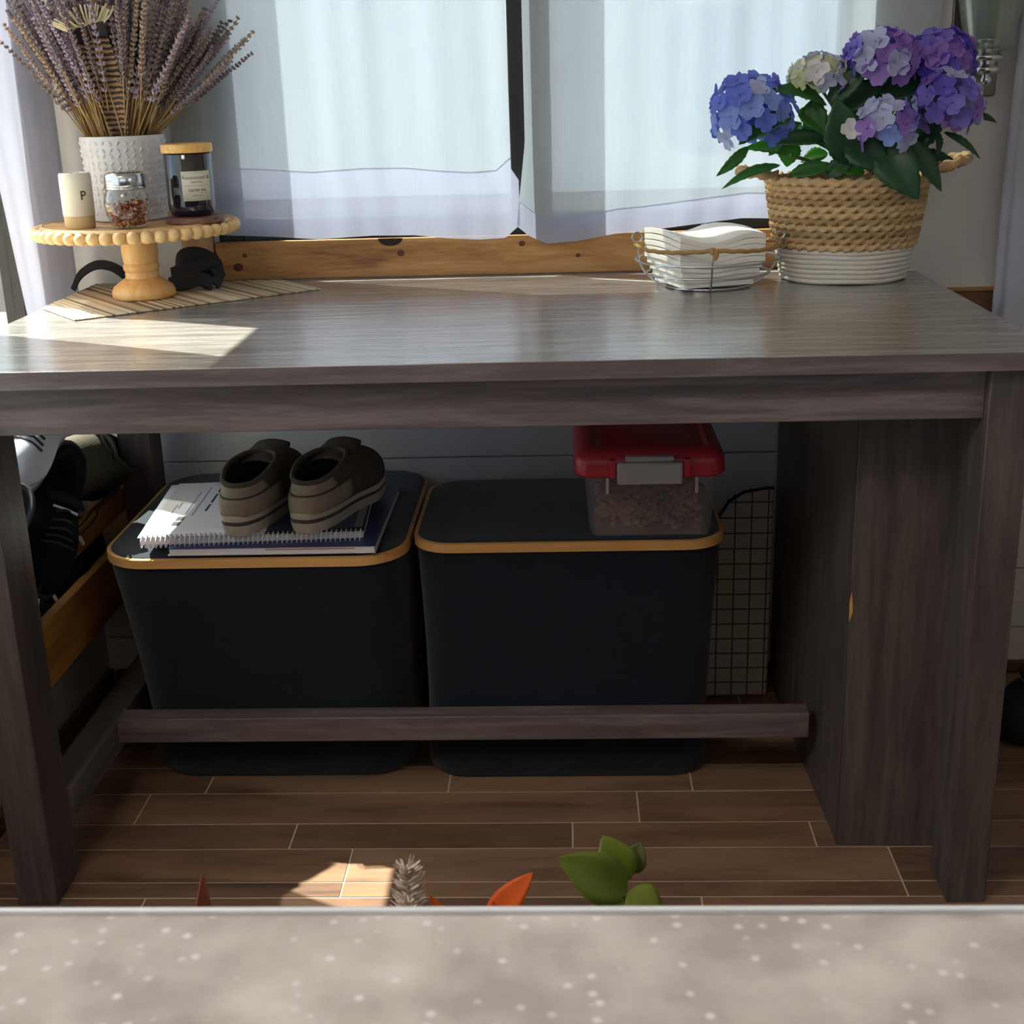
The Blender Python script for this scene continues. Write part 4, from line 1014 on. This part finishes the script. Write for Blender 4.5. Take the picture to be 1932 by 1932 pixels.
# ------------------------------------------------------------------ wire basket with napkins
NX, NY = .222, 2.108
nbk = thing('wire_basket', 'round silver wire basket with a twine-wrapped rim', 'basket', (NX, NY, T))
def ring(r, z, rad, mat, name, n=56, sq=0.0):
    return put(name, MB().tube([(NX + r * math.cos(a) * (1 + sq * math.cos(4 * a)), NY + r * math.sin(a) * (1 + sq * math.cos(4 * a)) * .92, z) for a in [2 * PI * i / n for i in range(n)]], rad, 7, closed=True), mat, nbk)
ring(.066, T + .0022, .0018, 'steel_wire', 'wire_ring'); ring(.096, T + .022, .0016, 'steel_wire', 'wire_ring'); ring(.113, T + .043, .0016, 'steel_wire', 'wire_ring')
for a_ in (-92, 0, 88, 180):
    a = R(a_); c_, s_ = math.cos(a), math.sin(a) * .92
    put('wire_upright', MB().tube(bez([(NX + r * c_, NY + r * s_, T + z) for r, z in ((.0, .0022), (.066, .0024), (.096, .022), (.108, .043), (.111, .07))], 5), .0016, 6), 'steel_wire', nbk)
    lc = Vector((NX + .111 * c_, NY + .111 * s_, T + .078)); tv = Vector((-math.sin(a), math.cos(a), 0)) if abs(a_) in (0, 180) else Vector((1, 0, 0))
    tv = Vector((1, .15, 0)).normalized()
    if a_ != -92: put('wire_loop', MB().tube([tuple(lc + tv * (.0075 * math.cos(q)) + Vector((0, 0, .0075 * math.sin(q)))) for q in [2 * PI * i / 18 for i in range(18)]], .0014, 6, closed=True), 'steel_wire', nbk)
    put('twine_knot', MB().sphere((lc.x, lc.y, T + .066), .006, 9, 6, (1, .9, 1)), 'twine', nbk)
n_ = 150
put('twine_rim', MB().tube([(NX + .111 * math.cos(a), NY + .102 * math.sin(a), T + .067 - .004 * abs(math.sin(2 * a))) for a in [2 * PI * i / n_ for i in range(n_)]], .0032, 8, closed=True, mod=lambda i, ph: 1 + .16 * math.cos(ph * 1 - i * 1.25)), 'twine', nbk, smooth=180)
put('twine_tail', MB().tube(bez([(NX, NY - .102, T + .066), (NX + .001, NY - .1045, T + .06), (NX - .002, NY - .1045, T + .053)], 4), [.004, .0045, .0045, .0045, .004, .004, .0035, .003, .002], 7), 'twine', nbk)
a = R(20); e1 = Vector((math.cos(a), math.sin(a), 0)); e2 = Vector((-math.sin(a), math.cos(a), 0)); nc0 = Vector((NX - .006, NY + .006, 0)); hs = .068
nnap = 9
for k in range(nnap):
    zk = T + .005 + k * .0085; lv_ = k / (nnap - 1); kk = .82 + .18 * min(1, k / 4)
    def nf(u, v, dz):
        w = .006 * lv_ * (math.cos(2.2 * PI * u + .5) - .2 * math.cos(4 * v)) + .004 * lv_ * math.sin(3 * v)
        q = nc0 + e1 * ((u - .5) * 2 * hs * kk * 1.06) + e2 * ((v - .5) * 2 * hs * kk)
        return (q.x, q.y, zk + w + dz * 1.12)
    mb = MB(); G = 12
    top_ = MB().grid(lambda u, v: nf(u, v, .0075), G, G); bot_ = MB().grid(lambda u, v: nf(u, v, 0), G, G)
    mb.add(top_.v, top_.f); mb.add(bot_.v, [f[::-1] for f in bot_.f])
    edge = [i for i in range(G + 1)] + [j * (G + 1) + G for j in range(1, G + 1)] + [G * (G + 1) + i for i in range(G - 1, -1, -1)] + [j * (G + 1) for j in range(G - 1, 0, -1)]
    nV = (G + 1) ** 2
    mb.f += [(edge[i], edge[i] + nV, edge[(i + 1) % len(edge)] + nV, edge[(i + 1) % len(edge)])[::1] for i in range(len(edge))]
    tag(put('paper_napkin', mb, 'napkin', bevel=.001), ('wavy topmost white paper napkin of the stack in the wire basket' if k == nnap - 1 else 'lowest white paper napkin of the stack, resting on the basket wires' if k == 0 else 'white folded paper napkin in the middle of the stack inside the wire basket'), 'napkin', 'folded paper napkins stacked in the wire basket')

# ------------------------------------------------------------------ seagrass basket
BX, BY = .444, 2.166
bs = thing('plant_basket', 'woven seagrass basket with a white rope bottom and loop handles', 'basket', (BX, BY, T))
def brad(z):
    f = (z - T) / .16
    return .094 + .028 * f ** .8, .088 + .017 * f ** .8
def coil(z, rad, tw, mat, name, n=200, depth=.28, ph0=0.0):
    ax, ay = brad(z)
    put(name, MB().tube([(BX + ax * math.cos(a), BY + ay * math.sin(a), z + .0006 * math.sin(5 * a + z * 900)) for a in [2 * PI * i / n for i in range(n)]], rad, 9, closed=True,
                        mod=lambda i, ph: 1 + depth * math.cos(2 * ph + tw * 2 * PI * i / n + ph0)), mat, bs, smooth=180)
for k in range(7): coil(T + .0052 + k * .0074, .0044, 120, 'cotton_rope', 'rope_coil', 240, .12, k)
for k in range(11): coil(T + .0585 + k * .0097, .0062, 36, random.choice(('seagrass_a', 'seagrass_b', 'seagrass_b', 'seagrass_c')), 'seagrass_coil', 260, .42, k * 1.9)
zr = T + .166
put('liner', MB().rings([[(BX + .95 * brad(z)[0] * math.cos(a), BY + .94 * brad(z)[1] * math.sin(a), z) for a in [2 * PI * i / 40 for i in range(40)]] for z in (T + .004, T + .05, T + .1, zr - .006)], True, False), 'seagrass_c', bs, smooth=60)
for sgn, ext, dz in ((-1, .042, .004), (1, .058, .016)):
    ax, ay = brad(zr)
    pts = bez([(BX + sgn * ax * .93, BY - ay * .36, zr - .002), (BX + sgn * (ax + ext * .55), BY - ay * .36, zr + dz * .6), (BX + sgn * (ax + ext), BY - ay * .12, zr + dz), (BX + sgn * (ax + ext), BY + ay * .12, zr + dz), (BX + sgn * (ax + ext * .55), BY + ay * .36, zr + dz * .6), (BX + sgn * ax * .93, BY + ay * .36, zr - .002)], 12)
    put('handle', MB().tube(pts, .0075, 9, mod=lambda i, ph: 1 + .3 * math.cos(2 * ph + i * .75)), 'seagrass_a', bs, smooth=180)

# ------------------------------------------------------------------ hydrangea
hy_ = thing('hydrangea', 'blue and violet hydrangea plant growing in the seagrass basket', 'potted plant', (BX, BY, T + .12))
def HP(px, py, dy=0.0):
    k = (BY + dy) / BY
    return Vector((k * (.442 + (px - 1582) * .000838 + (520 - py) * -.000012), BY + dy, 1.0784 + k * (T + (526 - py) * .000816 - 1.0784)))
put('soil', MB().lathe([(.0001, 0), (.1, 0), (.1, .006), (.05, .01), (.0001, .011)], 24, (BX, BY, zr - .03), False, False, .86), 'soil', hy_)
def leaf(base, tip, w, mat, nrm=(0, -.7, .7), curl=.12, fold=.25, serr=.06, parent=hy_, name='leaf', veins=True, n=14):
    B, Tp = Vector(base), Vector(tip); X = Tp - B; L = X.length; X.normalize()
    Z = Vector(nrm); Z = (Z - X * Z.dot(X)).normalized(); Y = Z.cross(X)
    mb = MB(); vs = []; m_ = 6
    for i in range(n + 1):
        t_ = i / n
        hw = w / 2 * (math.sin(PI * t_ ** .78) ** .85 if 0 < t_ < 1 else 0) 
        hw *= 1 + (serr if i % 2 else -serr)
        for j in range(m_ + 1):
            s_ = -1 + 2 * j / m_
            rip = .018 * w * math.sin(t_ * 38 - abs(s_) * 6) * abs(s_)
            p = B + X * (L * t_) + Y * (hw * s_) + Z * (L * curl * math.sin(PI * t_) + fold * hw * abs(s_) ** 1.2 - (fold * hw * .9 if abs(s_) > .9 else 0) * .3 + rip)
            vs.append(tuple(p))
    fs = [(i * (m_ + 1) + j, i * (m_ + 1) + j + 1, (i + 1) * (m_ + 1) + j + 1, (i + 1) * (m_ + 1) + j) for i in range(n) for j in range(m_)]
    mb.add(vs, fs)
    return put(name, mb, mat, parent, smooth=180, solid=.0006)
leaves = [
    # base, tip, depth of base/tip, width, material, facing
    ((1545, 200), (1437, 170), -.06, -.075, .042, 'leaf_mid', (0, -.5, .85)),
    ((1548, 195), (1622, 128), -.06, -.075, .036, 'leaf_dark', (-.3, -.9, .2)),
    ((1480, 215), (1384, 268), -.07, -.085, .050, 'leaf_mid', (-.3, -.6, .7)),
    ((1545, 262), (1440, 268), -.07, -.08, .030, 'leaf_dark', (0, -.75, .65)),
    ((1402, 272), (1342, 326), -.07, -.08, .018, 'leaf_mid', (.4, -.8, .3)),
    ((1462, 308), (1353, 350), -.06, -.085, .020, 'leaf_mid', (0, -.6, .8)),
    ((1590, 306), (1562, 188), -.085, -.10, .062, 'leaf_dark', (-.1, -.95, .25)),
    ((1640, 268), (1722, 380), -.085, -.118, .062, 'leaf_dark', (-.25, -.85, .4)),
    ((1690, 262), (1764, 366), -.08, -.10, .038, 'leaf_dark', (.3, -.85, .4)),
    ((1580, 262), (1664, 322), -.08, -.10, .060, 'leaf_dark', (-.1, -.9, .4)),
    ((1762, 255), (1832, 306), -.05, -.06, .018, 'leaf_dark', (.2, -.6, .7)),
    ((1815, 226), (1858, 240), -.03, -.04, .016, 'leaf_dark', (0, -.6, .8)),
    ((1748, 250), (1752, 300), -.05, -.06, .016, 'leaf_dark', (.5, -.8, .1)),
    ((1490, 288), (1392, 276), -.02, -.02, .034, 'leaf_bright', (0, -.6, .8)),
    ((1482, 262), (1474, 312), -.03, -.035, .036, 'leaf_bright', (-.2, -.9, .2)),
    ((1550, 288), (1500, 304), .0, .0, .028, 'leaf_bright', (0, -.7, .7)),
    ((1515, 190), (1540, 268), -.05, -.06, .040, 'leaf_mid', (-.4, -.85, .2)),
    ((1492, 208), (1560, 250), -.05, -.055, .036, 'leaf_bright', (0, -.8, .5)),
    ((1560, 210), (1650, 160), -.03, -.04, .045, 'leaf_dark', (0, -.9, .4)),
    ((1640, 180), (1740, 165), -.02, -.03, .05, 'leaf_dark', (0, -.8, .6)),
    ((1620, 230), (1560, 170), -.02, -.03, .05, 'leaf_dark', (.2, -.9, .3)),
    ((1650, 250), (1740, 205), .0, .0, .05, 'leaf_dark', (0, -.9, .4)),
    ((1690, 280), (1765, 230), .0, .0, .045, 'leaf_dark', (0, -.9, .4)),
    ((1600, 290), (1700, 240), .0, .0, .06, 'leaf_dark', (0, -.9, .4)),
    ((1600, 220), (1700, 175), .02, .02, .06, 'leaf_dark', (0, -.9, .4)),
    ((1560, 300), (1620, 230), .02, .02, .06, 'leaf_dark', (0, -.9, .4)),
    ((1480, 326), (1570, 312), -.06, -.07, .026, 'leaf_mid', (0, -.8, .6)),
    ((1550, 332), (1600, 296), -.07, -.075, .03, 'leaf_dark', (0, -.9, .4)),
    ((1620, 326), (1560, 318), -.075, -.08, .022, 'leaf_bright', (0, -.8, .6)),
    ((1700, 300), (1790, 312), -.03, -.02, .03, 'leaf_dark', (0, -.6, .8)),
    ((1640, 322), (1690, 290), -.05, -.06, .04, 'leaf_dark', (0, -.9, .4)),
    ((1500, 230), (1440, 290), .01, .01, .034, 'leaf_mid', (0, -.8, .6)),
]
for b_, t_, d0, d1, w, mm, nn in leaves:
    leaf(HP(*b_, d0), HP(*t_, d1), w, mm, nn, curl=random.uniform(.04, .12))
def head(px, py, dy, rad, cols, nflo, squash=.85, fs=1.0, front=None):
    c = HP(px, py, dy)
    hd = put('flower_head', MB().sphere(tuple(c), rad * .52, 12, 8, (1, .8, squash)), 'petal_' + cols[0], hy_, smooth=180)
    root = HP(1610, 330, -.01)
    put('flower_stalk', MB().tube(bez([root + Vector((random.uniform(-.03, .03), random.uniform(-.02, .02), 0)), (root + c) / 2 + Vector((0, .01, .01)), c - Vector((0, 0, rad * .3))], 5), .0024, 6), 'stem_green', hd)
    ga = PI * (3 - math.sqrt(5))
    for k in range(nflo):
        zf = 1 - 1.62 * (k + .5) / nflo
        rr = math.sqrt(max(0, 1 - zf * zf)); a = ga * k + px
        n0 = Vector((rr * math.cos(a), rr * math.sin(a), zf))
        jit = Vector((random.uniform(-.2, .2), random.uniform(-.2, .2), random.uniform(-.2, .2)))
        nn = (n0 + jit).normalized()
        p = c + Vector((n0.x * rad, n0.y * rad * .8, n0.z * rad * squash)) * random.uniform(.86, 1.0)
        cl = cols[int(random.random() ** 1.15 * len(cols))]
        o = bpy.data.objects.new('floret', FLO[(cl, random.randrange(3))]); COL.objects.link(o); o.parent = hd
        q = Vector((0, 0, 1)).rotation_difference(nn)
        o.matrix_basis = Matrix.Translation(p) @ q.to_matrix().to_4x4() @ Matrix.Rotation(random.random() * 6.3, 4, 'Z') @ Matrix.Scale(fs * random.uniform(1.0, 1.3), 4)
FLO = {}
for cl in ('blue', 'blue2', 'violet', 'violet2', 'purple', 'pink', 'pale', 'cream', 'white'):
    for vnt in range(3):
        mb = MB(); rs = random.Random(vnt * 7 + 1)
        for k in range(4):
            a = PI / 2 * k + rs.uniform(-.12, .12); Lp = .0155 * rs.uniform(.92, 1.1); Wp = .0165 * rs.uniform(.9, 1.1); cup = rs.uniform(.1, .45)
            g0 = MB().grid(lambda u, v: (.0012 + Lp * v, (u - .5) * Wp * (math.sin(PI * (v * .80 + .05) ** .95)) ** .5 if 0 < v < 1 else (u - .5) * (.003 if v == 0 else Wp * .62), cup * Lp * v * v + .10 * Wp * (2 * u - 1) ** 2 * math.sin(PI * v) + .0006 * math.sin(9 * u + 5 * v + k)), 5, 5)
            g0.xf(Matrix.Rotation(a, 4, 'Z')); mb.add(g0.v, g0.f)
        mb.sphere((0, 0, .0012), .0016, 7, 5)
        FLO[(cl, vnt)] = mb.mesh('floret', 'petal_' + cl, 180)
head(1408, 212, -.055, .063, ('blue', 'blue', 'blue2', 'blue2', 'violet2', 'pale'), 40, .95)
head(1530, 146, -.05, .046, ('cream', 'cream', 'pale', 'pink', 'white'), 24, .62, .9)
head(1640, 118, -.055, .054, ('purple', 'violet2', 'pink', 'pale', 'violet'), 32, .72)
head(1748, 122, -.03, .050, ('violet', 'violet2', 'violet', 'purple'), 32, .85)
head(1768, 205, -.065, .048, ('purple', 'violet2', 'pink', 'violet', 'pale'), 26, 1.0)
head(1655, 244, -.105, .040, ('pale', 'violet2', 'purple', 'pale', 'blue2'), 19, .95)
sm = HP(1590, 246, -.115)
o = bpy.data.objects.new('floret', FLO[('white', 0)]); COL.objects.link(o); o.parent = hy_; o.matrix_basis = Matrix.Translation(sm - hy_.location) @ Matrix.Rotation(R(75), 4, 'X') @ Matrix.Scale(.95, 4)
for a_, b_, dy in (((1600, 330), (1500, 240), -.03), ((1610, 330), (1600, 180), -.02), ((1640, 330), (1700, 200), .0), ((1560, 330), (1480, 290), -.05)):
    put('stem', MB().tube(bez([HP(*a_, 0), (HP(*a_, 0) + HP(*b_, dy)) / 2 + Vector((.004, 0, .004)), HP(*b_, dy)], 5), .003, 7), 'stem_green', hy_)

# ------------------------------------------------------------------ wall sconce
sc = thing('wall_sconce', 'nickel wall sconce with a clear flared glass shade', 'wall lamp', (.675, 2.29, 1.09))
put('backplate', MB().rings([[(x, y, z) for x, z in rrect(.626, .7025, 1.03, 1.26, .005, 4)] for y in (2.299, 2.2905)]), 'nickel', sc, bevel=.0015)
put('plate_hole', MB().rings([[(x, y, z) for x, z in [(.656 + .006 * math.cos(a) * (1 + .2 * math.sin(a)), 1.058 + .0105 * math.sin(a)) for a in [2 * PI * i / 16 for i in range(16)]]] for y in (2.2906, 2.2898)]), 'dark_notch', sc)
CXs, CYs = .6655, 2.225
put('arm', MB().tube(bez([(.665, 2.291, 1.098), (.668, 2.262, 1.094), (CXs, CYs, 1.094)], 5), .0065, 10), 'nickel', sc)
put('cup', MB().lathe([(.0005, 0), (.0045, .001), (.0075, .005), (.0082, .009), (.0065, .0125), (.0060, .0145), (.012, .0165), (.0175, .020), (.0188, .0235), (.0175, .027), (.0125, .0295), (.0115, .033), (.0165, .035), (.0208, .0385), (.0225, .042), (.0208, .0455), (.016, .048), (.0155, .0505), (.0195, .0525), (.0218, .0555), (.0195, .0585), (.0155, .06), (.0165, .0625), (.019, .065), (.0185, .069)], 36, (0, 0, 0)).xf(Matrix.Translation((CXs, CYs, 1.048)) @ Matrix.Diagonal((1.12, 1.12, 1, 1))), 'chrome', sc, smooth=60)
put('shade', MB().lathe([(.016, 1.0985), (.029, 1.101), (.0335, 1.106), (.0365, 1.118), (.044, 1.155), (.054, 1.2), (.062, 1.24), (.066, 1.26)], 48, (CXs, CYs, 0), False, False), 'shade_glass', sc, smooth=180, solid=.003)
put('diffuser', MB().lathe([(.018, 1.117), (.025, 1.12), (.032, 1.15), (.039, 1.19), (.043, 1.23), (.044, 1.25)], 40, (CXs, CYs, 0), False, False), 'frost_glass', sc, smooth=180, solid=.002)

# ------------------------------------------------------------------ stone counter in front
ct = thing('kitchen_counter', 'speckled grey-beige stone countertop in the foreground', 'counter', (0, 0, 0))
put('countertop', MB().box(-1.3, 1.3, -.40, .2852, .845, .88), 'stone', ct, bevel=.003)
put('edge_highlight', MB().box(-1.3, 1.3, .2853, .2868, .852, .8801), 'edge_highlight', ct, bevel=.0006)  # pale colour painted in for window light caught on the far edge
put('cabinet', MB().box(-1.27, 1.27, -.36, .25, .06, .845), 'cabinet_paint', ct)
put('toe_kick', MB().box(-1.25, 1.25, -.30, .19, 0, .06), 'dark_notch', ct)
# planter hidden behind the counter with the tips that show above its edge
pb = thing('planter_box', 'tall wooden planter box standing behind the stone counter', 'planter', (-.07, .5, 0))
put('box', MB().box(-.22, .09, .44, .56, 0, .62), 'planter_wood', pb, bevel=.004)
put('soil', MB().box(-.21, .08, .45, .55, .60, .625), 'soil', pb)
sg = thing('leafy_sprig', 'small green sprig with rounded leaves above the counter edge', 'plant', (.018, .5, .625))
put('stem', MB().tube(bez([(.016, .5, .62), (.019, .5, .69), (.0215, .5, .738)], 6), .0012, 6), 'stem_green', sg)
leaf((.022, .5, .739), (-.008, .492, .762), .022, 'sprig_leaf', (.1, -.8, .6), .08, .2, .0, sg)
leaf((.021, .502, .742), (.012, .506, .764), .019, 'sprig_leaf', (.3, -.9, .3), .08, .25, .0, sg)
leaf((.022, .498, .740), (.037, .494, .730), .018, 'sprig_leaf', (.2, -.7, .7), .08, .2, .0, sg)
leaf((.020, .499, .738), (.008, .490, .722), .012, 'sprig_leaf', (0, -.8, .6), .05, .2, .0, sg)
leaf((.023, .506, .745), (.029, .51, .758), .012, 'sprig_leaf_dark', (-.2, -.9, .3), .05, .2, .0, sg)
og = thing('orange_leaf_sprig', 'bright orange pointed leaf tips above the counter edge', 'plant', (-.03, .5, .625))
put('stem', MB().tube([(-.032, .5, .62), (-.034, .5, .715)], .0014, 6), 'rust_leaf', og)
leaf((-.040, .5, .722), (-.0185, .5, .7495), .013, 'orange_leaf', (-.4, -.85, .3), .03, .1, .0, og)
leaf((-.034, .5, .705), (-.0365, .498, .7365), .009, 'orange_leaf', (0, -.95, .2), .03, .1, .0, og)
leaf((-.04, .5, .70), (-.0645, .498, .7395), .010, 'orange_leaf', (0, -.95, .2), .03, .1, .0, og)
gp = thing('grass_plume', 'fuzzy pale grass plume rising above the counter edge', 'plant', (-.072, .5, .625))
put('stem', MB().tube([(-.074, .5, .62), (-.0735, .5, .71)], .0011, 6), 'straw', gp)
fz = MB(); rs = random.Random(5)
for k in range(420):
    f = rs.random(); a = rs.random() * 2 * PI; rr = .0070 * math.sin(PI * min(1, .15 + .85 * (1 - f)) * .5) * (1 if f < .85 else .6)
    p0 = Vector((-.0735 + rr * .5 * math.cos(a), .5 + rr * .5 * math.sin(a), .69 + .062 * f)); d = Vector((math.cos(a) * .8, math.sin(a) * .8, .7)).normalized(); ln = .0065 * rs.uniform(.6, 1.4)
    fz.tube([tuple(p0), tuple(p0 + d * ln)], [.0007, .0002], 3)
put('bristles', fz, 'plume', gp)['kind'] = 'stuff'
rl = thing('rust_leaf_sprig', 'single rust-brown pointed leaf tip at the left of the counter edge', 'plant', (-.165, .5, .625))
put('stem', MB().tube([(-.165, .5, .62), (-.168, .5, .71)], .0011, 6), 'rust_leaf', rl)
leaf((-.170, .5, .70), (-.1645, .5, .7495), .009, 'rust_leaf', (.5, -.8, .2), .03, .1, .0, rl)
